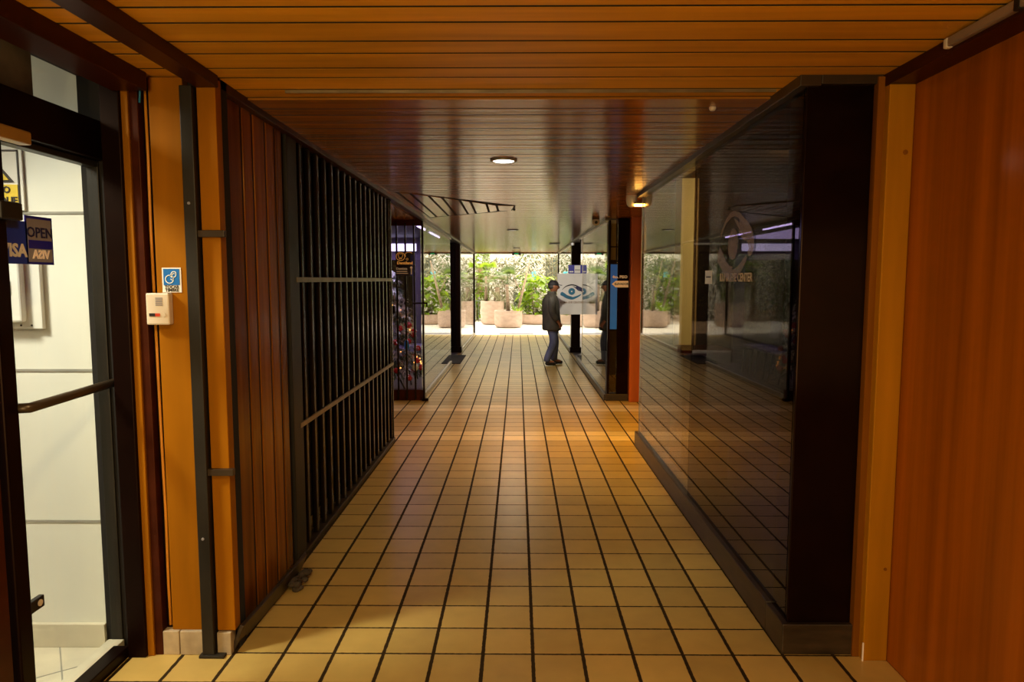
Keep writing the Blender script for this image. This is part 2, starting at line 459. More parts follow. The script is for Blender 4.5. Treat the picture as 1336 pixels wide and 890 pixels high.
# ceiling boards: alternating narrow and wide, dark gaps between
cm = MB(); cn = MB(); cj = MB()
y = 2.994 - .295*22
k = 0
widths = (.125, .170)
seam = 3.02
while y < 20.3:
    w = widths[k % 2]
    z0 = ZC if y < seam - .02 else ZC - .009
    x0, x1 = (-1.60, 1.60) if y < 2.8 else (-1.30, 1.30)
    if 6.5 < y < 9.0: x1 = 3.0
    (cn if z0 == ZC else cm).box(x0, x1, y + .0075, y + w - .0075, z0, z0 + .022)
    cj.box(x0, x1, y + w - .009, y + w + .009, z0 + .0006, z0 + .03)
    y += w; k += 1
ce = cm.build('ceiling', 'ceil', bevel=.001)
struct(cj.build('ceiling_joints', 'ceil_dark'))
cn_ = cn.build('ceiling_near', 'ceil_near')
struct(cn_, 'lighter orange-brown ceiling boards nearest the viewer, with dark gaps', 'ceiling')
struct(ce, 'varnished brown board ceiling with dark gaps running across the corridor', 'ceiling')
struct(box('ceiling_void', 'ceil_dark', (-1.80, 8.2, -3.3, 20.4, 2.52, 2.75)))
struct(box('ceiling_void_left', 'ceil_dark', (-8.2, -1.80, 2.95, 20.4, 2.50, 2.75)))
struct(box('ceiling_edge', 'darkred', (-8.2, 8.2, 20.36, 20.5, 2.372, 2.75)))

tag(MB().box(-1.0, 1.1, 3.000, 3.008, 2.3975, 2.4095).build('lit_edge_strip', 'barrail'), 'thin pale strip added as the lit board edge where the ceiling height changes', 'trim', kind='structure')  # pale strip stands in for light on the lower boards' front edge

# patch of boards that runs the other way
tp = [(-1.125,6.303),(-1.103,6.358),(-.996,6.415),(-.852,6.625),(-.741,6.749),(-.588,6.968),(-.489,7.105),(-.333,7.319),(-.232,7.47),(-.034,7.50)]
tq = [(-1.151,8.923),(-1.137,8.815),(-1.031,8.711),(-.871,8.609),(-.762,8.47),(-.608,8.365),(-.507,8.299),(-.344,8.134),(-.231,8.001),(-.073,8.0)]
pm = MB()
for i in range(len(tp)-1):
    g = .013
    a, b_, c, d = tp[i], tp[i+1], tq[i+1], tq[i]
    pm.prism([(a[0]+g,a[1],2.394),(b_[0]-g,b_[1],2.394),(c[0]-g,c[1],2.394),(d[0]+g,d[1],2.394)], (0,0,.004))
hatch = pm.build('ceiling_hatch', M_['ceil'])
tag(hatch, 'patch of lighter ceiling boards laid lengthwise, tapering to a point', 'ceiling hatch')
bk = MB().prism([(tp[0][0],tp[0][1],2.3975),(tp[-1][0],tp[-1][1],2.3975),(tq[-1][0],tq[-1][1],2.3975),(tq[0][0],tq[0][1],2.3975)], (0,0,.002)).build('backing', 'ceil_dark', hatch)
kn = MB().ball((-.045, 7.75, 2.386), .016, 10).build('knob', 'ink', hatch, smooth=True)

# dark batten under the near ceiling at left
tag(MB().box(-1.285, -1.195, -3, 2.79, 2.362, 2.41).build('ceiling_batten', 'darkred', bevel=.004), 'dark wooden batten under the boards running to the orange pier', 'batten')

# ------------------------------------------------------------------ left: glazed door
struct(box('trim_1', 'darkred', (-1.60, -1.46, -3, 2.75, 2.34, 2.41), bevel=.004), 'dark red header beam above the glazed door', 'beam')
frame = MB()
frame.box(-1.80, -1.70, -3, 2.98, 2.425, 2.52)          # head
frame.box(-1.82, -1.69, -3, 2.98, 2.085, 2.24)          # transom bar
frame.box(-1.655, -1.578, 2.75, 2.98, 0, 2.41)           # jamb
frame.box(-1.80, -1.655, 2.94, 2.98, 0, 2.52)
door = empty('door_1', (-1.75, 2.3, 0)); struct(door, 'glazed entrance door in a black frame at left, with push bar', 'door')
frame.build('door_frame', 'blackfr', door, bevel=.004)
lf = MB()
lf.box(-1.775, -1.725, 2.835, 2.94, .03, 2.085)          # right stile
lf.box(-1.775, -1.725, 2.235, 2.305, .03, 2.085)         # left stile
lf.box(-1.775, -1.725, 2.305, 2.835, 2.06, 2.085)
lf.build('leaf_frame', 'greymetal', door, bevel=.004)
lb = MB(); lb.box(-1.79, -1.715, 2.232, 2.30, .03, 2.085); lb.build('meeting_stile', 'blackfr', door, bevel=.006)
box('glass', 'g_door', (-1.753, -1.747, 2.30, 2.84, .03, 2.07), door)
box('transom_glass', 'g_door', (-1.753, -1.747, -3, 2.94, 2.24, 2.43), door)
th = MB(); th.box(-1.79, -1.72, -3, 2.84, 0, .035); th.build('threshold', 'skirt', door, bevel=.004)
MB().box(-1.72, -1.655, -3, 2.76, 0, .05).build('bottom_rail', 'blackfr', door, bevel=.004)
pb = MB(); pb.tube([(-1.74,2.30,1.158),(-1.69,2.315,1.158),(-1.69,2.95,1.175),(-1.74,2.965,1.176)], .018, 12); pb.build('push_bar', 'bronze', door, smooth=True)
# closer on the transom bar
MB().box(-1.70, -1.655, 1.9, 2.36, 2.055, 2.10).build('door_closer', 'gold', door, bevel=.006)
# lock tab
tb = MB(); tb.box(-1.765, -1.745, 2.29, 2.405, .402, .446); tb = tb.build('lock_tab', 'ink', door, bevel=.003)
lk = MB(); lk.lathe([(.012,0),(.012,.003)], (-1.745,2.380,.425), 14, 'X'); lk.build('lock_eye', 'paper', tb)
lcy = MB(); lcy.box(-1.76, -1.69, 2.245, 2.345, 1.80, 1.86); lcy.build('latch_case', 'ink', door, bevel=.006)
# far glazed leaf toward the camera (outside the frame)
struct(box('wall_left_near', 'darkred', (-1.80, -1.72, -3, 2.20, 0, 2.1)))

# white room behind the door
rw = struct(MB().box(-5, -1.80, 2.85, 2.95, -.02, 2.75).build('wall_white_room', 'white'), 'white panelled wall of the room behind the glazed door', 'wall')
jm = MB()
for z in (.561, 1.218, 1.876, 2.53): jm.box(-5, -1.80, 2.846, 2.851, z-.005, z+.005)
struct(jm.build('trim_2', 'whitejoint'))
sk = MB()
for i in range(8): sk.box(-1.80-.42*(i+1)+.002, -1.80-.42*i, 2.83, 2.85, 0, .105)
struct(sk.build('baseboard_white_room', 'skirt', bevel=.002))
struct(box('floor_white_room', M_['skirt'], (-5, -1.76, -3.2, 2.85, -.1, 0)))
gm = MB()
for (a, b_) in (((-2.0,2.83),(-1.80,2.55)),((-2.5,2.83),(-1.95,2.0)),((-1.80,2.70),(-2.4,2.28)),((-1.80,2.30),(-2.4,1.9))):
    d_ = Vector((b_[0]-a[0], b_[1]-a[1], 0)).normalized(); n_ = Vector((-d_.y, d_.x, 0))*.003
    A_, B_ = Vector((a[0], a[1], .0)), Vector((b_[0], b_[1], .0))
    gm.prism([A_+n_, B_+n_, B_-n_, A_-n_], (0, 0, .0012))
struct(gm.build('floor_white_room_joints', 'whitejoint'))
struct(box('wall_white_room_far', 'white', (-5.1, -5, -3.2, 2.95, 0, 2.75)))
struct(box('wall_white_room_back', 'white', (-5, -1.8, -3.3, -3.2, 0, 2.75)))
struct(box('ceiling_white_room', 'white', (-5, -1.78, -3.2, 2.95, 2.70, 2.78)))

ep = empty('electric_panel', (-2.06, 2.84, 1.40), 'white electrical panel box on the wall behind the glazed door', 'electrical panel')
MB().box(-2.30, -1.985, 2.825, 2.846, 1.395, 1.70).build('back_plate', 'whitepl', ep, bevel=.003)
MB().box(-2.28, -2.045, 2.79, 2.825, 1.425, 1.70).build('cover', 'whitepl', ep, bevel=.008)
lpt = MB().box(-2.20, -2.085, 2.782, 2.79, 1.545, 1.60).build('latch_plate', 'whitepl', ep, bevel=.002)
MB().box(-2.125, -2.10, 2.778, 2.783, 1.56, 1.585).build('latch', 'greysign', lpt)
MB().lathe([(.004,0),(.004,-.003)], (-2.075,2.826,1.41), 10, 'Y').build('screw', 'ink', ep)
MB().lathe([(.004,0),(.004,-.003)], (-2.03,2.826,1.41), 10, 'Y').build('screw', 'greymetal', ep)

# caution sign behind the glass
cs = empty('caution_sign', (-2.2, 2.80, 1.9), 'yellow and white high voltage caution sign on the white wall', 'sign')
MB().box(-2.34, -2.04, 2.838, 2.846, 1.885, 2.14).build('plate', 'paper', cs)
bd = MB()
for a in ((-2.335,-2.053,2.125,2.131),(-2.335,-2.053,1.897,1.903),(-2.335,-2.329,1.897,2.131),(-2.059,-2.053,1.897,2.131)): bd.box(a[0],a[1],2.835,2.839,a[2],a[3])
bd.build('border', 'ink', cs)
MB().box(-2.327, -2.061, 2.835, 2.839, 1.905, 1.99).build('yellow_field', 'yellow', cs)
tri = MB(); tri.prism([(-2.27,2.834,2.0),(-2.075,2.834,2.0),(-2.172,2.834,2.115)], (0,.004,0)); trb = tri.build('triangle', 'ink', cs)
tri = MB(); tri.prism([(-2.25,2.831,2.008),(-2.093,2.831,2.008),(-2.172,2.831,2.10)], (0,.003,0)); tri.build('triangle_field', 'yellow', trb)
tx = MB(); add_text(tx, 'PELIGRO', .038, FRONT(-2.165, 2.834, 1.968), bold=.001); add_text(tx, 'NO TOQUE', .038, FRONT(-2.165, 2.834, 1.925), bold=.001); tx.build('lettering', 'ink', cs)

# stickers on the door glass (read from the corridor)
vs = empty('card_sticker', (-1.745, 2.38, 1.66), 'blue VISA card sticker on the door glass beside the stile', 'sticker')
MB().box(-1.747, -1.7445, 2.30, 2.432, 1.655, 1.805).build('sheet', mat('card_blue', (.004, .035, .40), .4), vs)
tx = MB(); add_text(tx, 'VISA', .062, LEFTW(-1.7435, 2.362, 1.70), bold=.002); tx.build('lettering', 'paper', vs)
og = empty('open_sign', (-1.745, 2.49, 1.66), 'grey OPEN sign with dark blue edge on the door glass', 'sign')
MB().box(-1.747, -1.7445, 2.425, 2.565, 1.655, 1.828).build('border', 'indigo', og)
MB().box(-1.7445, -1.743, 2.433, 2.557, 1.664, 1.818).build('face', 'greysign', og)
MB().box(-1.743, -1.742, 2.435, 2.555, 1.712, 1.742).build('stripe', 'indigo', og)
tx = MB(); add_text(tx, 'OPEN', .052, LEFTW(-1.7425, 2.495, 1.768), bold=.0006); tx.build('word_open', 'navy', og)
tx = MB(); add_text(tx, 'VISA', .044, frame_mat((-1.7415, 2.495, 1.690), (0,-1,0), (0,0,1)), bold=.0012); tx.build('mirrored_word', 'cream', og)
tag(box('paper_sheet', 'mottle', (-1.746, -1.743, 1.95, 2.505, 2.235, 2.45)), 'grey-brown mottled paper sheet in the transom window', 'paper')

# ------------------------------------------------------------------ left: pier facing the camera
P = 2.79
def front(name, m, x0, x1, z0, z1, y0=P, y1=2.84, bevel=.003):
    return struct(MB().box(x0, x1, y0, y1, z0, z1).build(name, m, bevel=bevel))
struct(box('wall_left_pier', 'ceil_dark', (-1.80, -1.21, 2.845, 2.90, 0, 2.5)))
o = front('trim_3', 'pier', -1.578, -1.550, 0, 2.41, 2.765); struct(o, 'narrow orange wood strip beside the black door frame', 'trim')
front('trim_4', 'darkred', -1.550, -1.516, 0, 2.41, 2.775)
front('trim_5', 'blackfr', -1.516, -1.480, .10, 2.41, 2.812)
o = front('wall_orange_pier', 'pier', -1.480, -1.342, .105, 2.405); struct(o, 'orange plywood panel of the pier with intercom and sticker', 'wall panel')
o = front('trim_6', 'pier', -1.284, -1.208, .105, 2.40, 2.785); struct(o, 'orange corner board at the end of the brown board wall', 'trim')
sk = MB()
sk.box(-1.516, -1.447, 2.775, 2.83, 0, .105); sk.box(-1.443, -1.334, 2.775, 2.83, 0, .105); sk.box(-1.284, -1.225, 2.775, 2.83, 0, .10)
struct(sk.build('baseboard_left_pier', 'grime', bevel=.003), 'grimy cream tile skirting under the orange pier', 'baseboard')
# dark grey steel post
po = empty('steel_post', (-1.295, 2.785, 0), 'dark grey steel post standing against the orange pier', 'post')
MB().box(-1.340, -1.290, 2.755, 2.80, 0, 2.365).build('shaft', 'greymetal', po, bevel=.004)
MB().box(-1.352, -1.245, 2.745, 2.80, 0, .012).build('foot_plate', 'greymetal', po, bevel=.002)
for z in (1.905, .52): MB().lathe([(.006,0),(.006,-.004)], (-1.317,2.756,z), 10, 'Y').build('rivet', 'greysign', po)
for z, nm in ((1.785,'upper'),(.80,'lower')):
    hb = MB(); hb.box(-1.292, -1.185, 2.765, 2.79, z-.014, z+.014)
    hb.build('strap_hinge', 'bronze', po, bevel=.002)
tag(MB().tube([(-1.500,2.805,1.43),(-1.499,2.804,1.2),(-1.496,2.802,.9),(-1.494,2.804,.62),(-1.497,2.805,.30),(-1.495,2.805,.12)], .006, 8).build('cord', 'bwire', smooth=True), 'orange cord hanging straight down below the white intercom', 'cord')
tag(MB().tube([(-1.500,2.806,2.40),(-1.498,2.804,2.1),(-1.501,2.804,1.8),(-1.500,2.805,1.545)], .006, 8).build('cord', 'bwire', smooth=True), 'brown-orange cord running from the ceiling down to the intercom', 'cord')
bwv = MB().tube([(-1.512,2.770,2.41),(-1.502,2.768,2.38),(-1.499,2.768,2.345),(-1.503,2.768,2.30)], .004, 6).build('wire_end', 'wirecyan', smooth=True)
tag(bwv, 'short curved blue wire end under the ceiling beside door header', 'wire')

ic = empty('intercom', (-1.462, 2.765, 1.417), 'white wall intercom on the orange pier below the blue sticker', 'intercom')
MB().box(-1.509, -1.415, 2.752, 2.79, 1.417, 1.546).build('housing', 'plastic', ic, bevel=.006)
sp = MB()
for i in range(5): sp.box(-1.468, -1.440, 2.7500, 2.7525, 1.496+.007*i, 1.4995+.007*i)
sp.build('speaker_grille', 'greysign', ic)
MB().box(-1.495, -1.470, 2.7490, 2.7525, 1.452, 1.464).build('name_slot', 'darkpl', ic)
MB().box(-1.470, -1.452, 2.7485, 2.7525, 1.452, 1.464).build('call_button', 'redpl', ic)
MB().lathe([(.008,0),(.008,-.004)], (-1.435,2.7525,1.458), 14, 'Y').build('talk_button', 'plastic', ic)

st = empty('bell_sticker', (-1.414, 2.785, 1.55), 'blue and white doorbell sticker with finger on the orange panel', 'sticker')
MB().box(-1.455, -1.377, 2.787, 2.7895, 1.548, 1.649).build('sheet', 'paper', st)
MB().box(-1.449, -1.383, 2.7855, 2.7875, 1.578, 1.644).build('blue_field', 'blue', st)
tx = MB(); add_text(tx, 'TOCAR', .017, FRONT(-1.416, 2.7865, 1.570), .0008, bold=.0005); add_text(tx, 'TIMBRE', .017, FRONT(-1.416, 2.7865, 1.557), .0008, bold=.0005); tx.build('lettering', 'ink', st)
hd = MB(); fm = FRONT(-1.416, 2.785, 1.611)
disc(hd, (-.008,-.009), .018, fm, .001, ri=.0145)
stroke(hd, curve([(-.004,.004),(.004,.02),(.018,.02),(.018,.004),(.006,-.002),(-.004,.004)], 20), [.0035]*21, fm, .001)
stroke(hd, curve([(.0,.004),(.008,.014),(.014,.012)], 8), [.003]*9, fm, .001)
stroke(hd, curve([(.010,-.002),(.006,-.012),(-.004,-.008)], 8), [.003]*9, fm, .001)
hd.build('pointing_hand', 'paper', st)

# ------------------------------------------------------------------ left: brown board wall and grille
bw = MB()
ys = [2.842, 2.965, 3.128, 3.256, 3.417, 3.551, 3.66]
for a, b_ in zip(ys, ys[1:]): bw.box(XL-.05, XL, a+.013, b_-.013, .03, 2.38)
struct(bw.build('wall_left', 'board', bevel=.004), 'glossy brown vertical boards between the orange pier and the grille', 'wall')
bj = MB()
for yv in ys: bj.box(XL-.05, XL-.006, yv-.0135, yv+.0135, .03, 2.38)
struct(bj.build('wall_left_joints', 'ceil_dark'))
struct(box('wall_left_backing', 'ceil_dark', (XL-.10, XL-.045, 2.84, 3.72, 0, 2.5)))
struct(box('wall_left_rear', 'shopdark', (XL-.22, XL-.16, 3.70, 6.70, 0, 2.5)))
struct(box('wall_left_end', 'board', (-4, XL-.01, 6.68, 6.74, 0, 2.5)))
struct(box('trim_7', 'darkred', (XL-.03, XL+.035, 2.83, 8.96, 2.372, 2.412), bevel=.003), 'dark moulding along the top of the left wall', 'trim')

gt = empty('security_grille', (XL, 5.2, 0), 'dark metal security grille of upright bars along the left wall', 'grille')
MB().box(XL-.03, XL+.012, 3.69, 3.855, .03, 2.372).build('hanging_stile', 'greymetal', gt, bevel=.004)
gy = []
z = 1/3.873
n = 17
for i in range(n):
    q = 1/3.945 + (1/6.62 - 1/3.945)*i/(n-1)
    gy.append(1/q)
gy = [3.95 + .167*i for i in range(17)]
for yv in gy:
    MB().box(XL-.022, XL+.004, yv-.020, yv+.020, .04, 2.372).build('bar', 'bar', gt, bevel=.004)
for yv in gy:
    MB().box(XL-.05, XL-.022, yv+.055, yv+.095, .04, 2.372).build('rear_bar', 'bar', gt, bevel=.003)
for z in (1.600, .775): MB().box(XL+.004, XL+.016, 3.80, 6.68, z-.014, z+.014).build('rail', 'barrail', gt, bevel=.002)
MB().box(XL-.03, XL+.012, 6.655, 6.685, .03, 2.372).build('closing_stile', 'bar', gt, bevel=.003)
MB().box(XL-.05, XL+.02, 3.70, 6.69, 0, .035).build('bottom_track', 'plinth', gt, bevel=.003)

# loose skirting board leaning out from the brown boards
lbm = MB()
lbm.prism([(-1.242,2.80,0),(-1.224,2.80,0),(-1.182,2.81,.112),(-1.199,2.81,.116)], (.035,.78,0))
ls = tag(lbm.build('skirting_board', 'plinth', bevel=.003), 'loose dark skirting board leaning off the brown board wall', 'skirting board')
rb = MB()
random.seed(3)
for i in range(14):
    c = (-1.165+random.uniform(-.02,.05), 3.46+random.uniform(-.09,.09), .012+random.uniform(0,.03))
    rb.ball(c, random.uniform(.014,.026), 6, (1,1.3,.7))
tag(rb.build('debris', 'soil'), 'dark crumbled debris at end of the loose skirting board', 'debris', kind='stuff')

# ------------------------------------------------------------------ right: jamb and veneer wall
rwall = struct(MB().box(1.555, 1.62, -3, 2.77, 0, 2.372).build('wall_right', 'redwood'), 'red-brown wood veneer wall at the right edge', 'wall')
rj = struct(MB().box(1.452, 1.553, 2.755, 2.86, 0, 2.362).build('trim_8', 'panel', bevel=.004), 'orange wood door jamb against the veneer wall', 'trim')
MB().lathe([(.010,0),(.010,-.003)], (1.524,2.756,2.10), 12, 'Y').build('plug', 'board', rj)
MB().lathe([(.007,0),(.007,-.003)], (1.528,2.756,.40), 12, 'Y').build('plug', 'board', rj)
MB().box(1.449, 1.4535, 2.752, 2.757, 0, .08).build('corner_chip', 'cream', rj)
struct(MB().box(1.425, 1.452, 2.79, 2.86, 0, 2.40).build('trim_9', 'board'), 'dark wood reveal beside the black pillar', 'trim')
struct(MB().box(1.45, 1.62, -3, 2.84, 2.362, 2.41).build('trim_10', 'darkred', bevel=.003), 'dark red header along the ceiling above the veneer wall', 'trim')
cb = empty('ceiling_rail', (1.44, 2.0, 2.36), 'pale grey metal bar under the ceiling at the right header', 'rail')
MB().box(1.425, 1.4495, .6, 2.36, 2.372, 2.402).build('channel', 'alu', cb, bevel=.004)
MB().box(1.425, 1.4495, 2.36, 2.385, 2.370, 2.404).build('end_cap', 'plastic', cb, bevel=.006)
MB().box(1.422, 1.4495, 2.03, 2.05, 2.368, 2.406).build('clip', 'greymetal', cb)

# black pillar
struct(MB().box(XG, 1.425, 2.82, 2.842, .12, 2.40).box(XG+.014, 1.425, 2.842, 3.02, .12, 2.40).build('wall_pillar', 'black', bevel=.004), 'glossy black pillar at the near end of the glass wall', 'pillar')
pl = MB(); pl.box(1.130, 1.432, 2.80, 3.0, 0, .135); pl.box(1.130, XG+.10, 3.0, 6.52, 0, .140)
struct(pl.build('baseboard_right', 'plinth', bevel=.004), 'dark scuffed plinth under the black pillar and glass wall', 'baseboard')
struct(MB().box(1.120, 1.205, 2.80, 6.55, 2.368, 2.412).box(1.206, 1.45, 2.80, 2.86, 2.375, 2.412).build('trim_11', 'bronze', bevel=.003), 'bronze head channel above the dark glass wall', 'trim')

# near right glass wall
w1 = empty('window_1', (XG, 4.6, .13)); struct(w1, 'dark glass shop window along the right wall', 'window')
box('pane', 'g_tint', (XG, XG+.008, 2.846, 4.545, .135, 2.372), w1)
w2 = empty('window_2', (XG, 5.5, .13)); struct(w2, 'lighter glass pane at the far end of the right shop window', 'window')
box('pane', 'g_lite', (XG, XG+.008, 4.55, 6.44, .135, 2.372), w2)
MB().box(XG-.001, XG+.012, 6.44, 6.452, .135, 2.372).build('pane_edge', 'alu', w2)
MB().box(XG+.010, XG+.016, 4.538, 4.556, .135, 2.372).build('joint_strip', 'bronze', w2)

# shop interior behind it
struct(box('wall_right_shop_back', 'shopdark', (3.6, 3.7, 2.8, 6.6, 0, 2.6)))
struct(box('wall_right_shop_near', 'shopdark', (1.43, 3.7, 2.87, 3.02, 0, 2.6)))
struct(box('wall_right_shop_far', 'shopdark', (1.20, 3.7, 6.46, 6.56, 0, 2.6)))
struct(box('floor_right_shop', 'shopdark', (1.26, 3.6, 3.0, 6.5, -.01, .004)))
struct(box('ceiling_right_shop', 'shopdark', (1.21, 3.6, 3.0, 6.5, 2.405, 2.5)))
struct(MB().box(1.30, 1.44, 5.52, 5.72, 0, 2.404).build('wall_beige_column', 'beigecol', bevel=.004), 'beige painted column behind the far pane of right window', 'column')
sc_ = empty('counter', (1.42, 5.3, 0), 'dark low counter behind glass in front of beige column', 'counter')
MB().box(1.24, 1.60, 5.10, 5.50, .004, 1.04).build('body', 'shopdark', sc_, bevel=.004)
MB().box(1.225, 1.62, 5.08, 5.515, 1.04, 1.075).build('top', 'darkred', sc_, bevel=.003)

# decals on the glass
dl = empty('eye_logo_decal', (XG-.004, 3.68, 1.62), 'pale eye and hands logo decal on the dark glass', 'decal')
logo(RIGHTW(XG-.004, 3.69, 1.79), .98, dl, (M_['leafdecal'],)*4, (334, 447))
td = MB(); add_text(td, 'ILUMA EYE CENTER', .062, RIGHTW(XG-.003, 3.655, 1.61), .0006, bold=.001); 
tag(td.build('window_lettering', 'textdecal'), 'cream ILUMA EYE CENTER lettering below the logo on dark glass', 'lettering')
lbx = empty('window_label', (XG-.003, 4.17, 1.59), 'small pale label stuck on glass left of the lettering', 'label')
MB().box(XG-.003, XG-.001, 4.09, 4.23, 1.575, 1.655).build('sheet', 'whitepl', lbx)
MB().box(XG-.004, XG-.003, 4.11, 4.21, 1.612, 1.62).build('text_line', 'ink', lbx)

# amber floodlight on the end of the shop wall
fd = empty('floodlight', (1.12, 6.60, 2.33), 'white hooded wall light glowing amber at the end of the right shop window', 'light')
hood = MB(); hood.lathe([(.052,.10),(.052,.04),(.045,.005),(.028,-.02),(.004,-.028)], (1.082,6.62,2.315), 20)
hood.build('hood', 'whitepl', fd, smooth=True)
MB().box(1.10, 1.225, 6.56, 6.66, 2.315, 2.336).build('lamp_tray', 'bronze', fd, bevel=.003)
MB().box(1.105, 1.225, 6.552, 6.655, 2.300, 2.316).build('lens', 'amber', fd, bevel=.004)

# ------------------------------------------------------------------ right recess and far pier (Y = 9)
def rbox(name, m, x0, x1, z0, z1, y0=8.97, y1=9.06, **k): return struct(MB().box(x0,x1,y0,y1,z0,z1).build(name, m, bevel=k.get('bevel',.003)))
struct(rbox('trim_13', 'blackfr', 1.180, 1.208, .05, 2.37), 'thin black mullion at the far pier on the right', 'trim')
w3 = empty('window_3', (1.255, 9.0, .1)); struct(w3, 'narrow window in the far right pier beside the dark panel', 'window')
MB().box(1.208, 1.300, 9.0, 9.006, .10, 2.33).build('pane', 'g_lite', w3)
MB().box(1.208, 1.300, 8.985, 9.02, 2.02, 2.035).build('glazing_bar', 'blackfr', w3)
bp_ = tag(MB().box(1.209, 1.299, 8.992, 8.998, .95, 1.80).build('poster', 'blueglow'), 'tall blue panel with added glow on the narrow far window', 'poster')
struct(MB().box(1.206, 1.32, 9.035, 9.06, .10, .95).box(1.206,1.32,9.035,9.06,1.80,1.86).build('wall_far_right_backing', 'shopdark'))
struct(MB().box(1.206, 1.32, 9.30, 9.33, 1.80, 2.4).build('wall_far_right_cream', 'beigecol'))
struct(rbox('wall_far_right', 'black', 1.302, 1.455, .05, 2.40, 8.975), 'dark panel with elevator sign on the far right pier', 'wall')
struct(rbox('wall_far_right_red', 'redcol', 1.455, 1.60, 0, 2.40, 8.86, 9.0), 'red-orange column at the far right recess', 'column')
struct(rbox('wall_far_right_red_side', 'board', 1.60, 1.80, 0, 2.40, 8.80, 9.0))
struct(box('wall_far_right_rear', 'redcol', (1.72, 3.6, 9.0, 9.1, 0, 2.6)))
struct(rbox('baseboard_far_right', 'plinth', 1.165, 1.455, 0, .09, 8.94), 'dark skirting under the far right pier', 'baseboard')
struct(box('wall_recess_right', 'redwood', (3.0, 3.1, 6.5, 9.1, 0, 2.6)))
es = empty('elevator_sign', (1.33, 8.96, 1.46), '4to. PISO and ELEVADOR arrow sign on the dark far pier', 'sign')
ap = MB(); ap.prism([(1.225,8.966,1.543),(1.275,8.966,1.585),(1.442,8.966,1.585),(1.442,8.966,1.500),(1.275,8.966,1.500)], (0,.004,0)); ap = ap.build('arrow_plate', 'cream', es)
tx = MB(); add_text(tx, 'ELEVADOR', .037, FRONT(1.352, 8.964, 1.543), bold=.0012); tx.build('lettering', 'ink', ap)
tx = MB(); add_text(tx, '4to. PISO', .050, FRONT(1.33, 8.966, 1.635), bold=.0018); tx.build('floor_lettering', 'cream', es)

# far right glass wall
w4 = empty('window_4', (1.16, 11, .05)); struct(w4, 'clear glass shop wall at the far right of the corridor', 'window')
MB().box(1.160, 1.168, 9.02, 12.35, .08, 2.36).build('pane', 'g_clear', w4)
MB().box(1.156, 1.172, 12.35, 12.362, .08, 2.36).build('pane_edge', 'alu', w4)
MB().box(1.14, 1.19, 8.97, 13.3, 0, .085).build('sill', 'plinth', w4, bevel=.004)
MB().box(1.13, 1.21, 8.97, 14.9, 2.375, 2.412).build('head_channel', 'bronze', w4)
MB().box(1.145, 1.195, 9.05, 12.9, 2.352, 2.376).build('head_strip', 'alu', w4)
# far right pillar and last glass
struct(MB().box(1.165, 1.365, 14.97, 15.17, 0, 2.40).box(1.14,1.39,14.94,15.20,0,.12).build('wall_far_pillar_right', 'blackfr', bevel=.004), 'black square pillar behind the hanging white eye logo sign', 'pillar')
w5 = empty('window_5', (1.17, 17.5, .05)); struct(w5, 'last glass pane of the right side before the courtyard', 'window')
MB().box(1.168, 1.176, 15.17, 19.9, .06, 2.36).build('pane', 'g_clear', w5)
MB().box(1.15, 1.20, 19.86, 19.94, 0, 2.40).build('mullion', 'blackfr', w5)
MB().box(1.15, 1.20, 15.2, 19.9, 0, .05).build('sill', 'plinth', w5)
MB().box(1.14, 1.21, 14.9, 19.95, 2.375, 2.412).build('head_channel', 'bronze', w5)
MB().box(1.15, 1.20, 15.2, 19.86, 2.352, 2.376).build('head_strip', 'alu', w5)
# shop volume behind the far right glass
struct(box('wall_far_right_shop', 'shopdark', (4.2, 4.3, 9.0, 20.4, 0, 2.6)))
struct(box('wall_far_right_shop_near', 'shopdark', (1.46, 4.3, 9.1, 9.2, 0, 2.6)))
struct(box('floor_far_right_shop', 'shopfloor', (1.19, 4.2, 9.1, 20.4, -.05, .003)))
struct(box('ceiling_far_right_shop', 'darkred', (1.21, 4.2, 9.1, 20.4, 2.40, 2.5)))

struct(box('wall_far_right_shop_rear', 'shopdark', (1.74, 4.2, 15.3, 15.4, 0, 2.6)))

# eye logo sign on the pillar
bs = empty('eye_center_sign', (1.05, 13.4, .92), 'hanging white eye centre sign with blue eye logo beside the person', 'sign')
MB().box(.768, 1.335, 13.40, 13.42, .92, 1.72).build('board', 'paper', bs, bevel=.003)
logo(FRONT(1.144, 13.397, 1.34), .785, bs, (M_['teal'], M_['ink'], M_['navy'], M_['paper']))
tx = MB(); add_text(tx, 'ILUMA EYE CENTER', .050, FRONT(1.045, 13.398, 1.155), bold=.001); tx.build('lettering', 'brownshut', bs)
MB().tube([(1.215,13.42,1.70),(1.215,13.42,2.402)], .010, 8).build('hanger', 'blackfr', bs, smooth=True)
bl = empty('blue_notice', (1.15, 13.4, 1.722), 'small blue and white notice on top of the eye centre sign', 'sign')
MB().box(.98, 1.33, 13.402, 13.412, 1.722, 1.886).build('panel', 'indigo', bl)
MB().box(1.099, 1.215, 13.396, 13.402, 1.73, 1.88).build('white_panel', 'paper', bl)
MB().box(1.105, 1.21, 13.393, 13.396, 1.785, 1.797).build('text_line', 'ink', bl)
MB().box(1.00, 1.08, 13.397, 13.402, 1.745, 1.768).build('caption_bar', 'paper', bl)

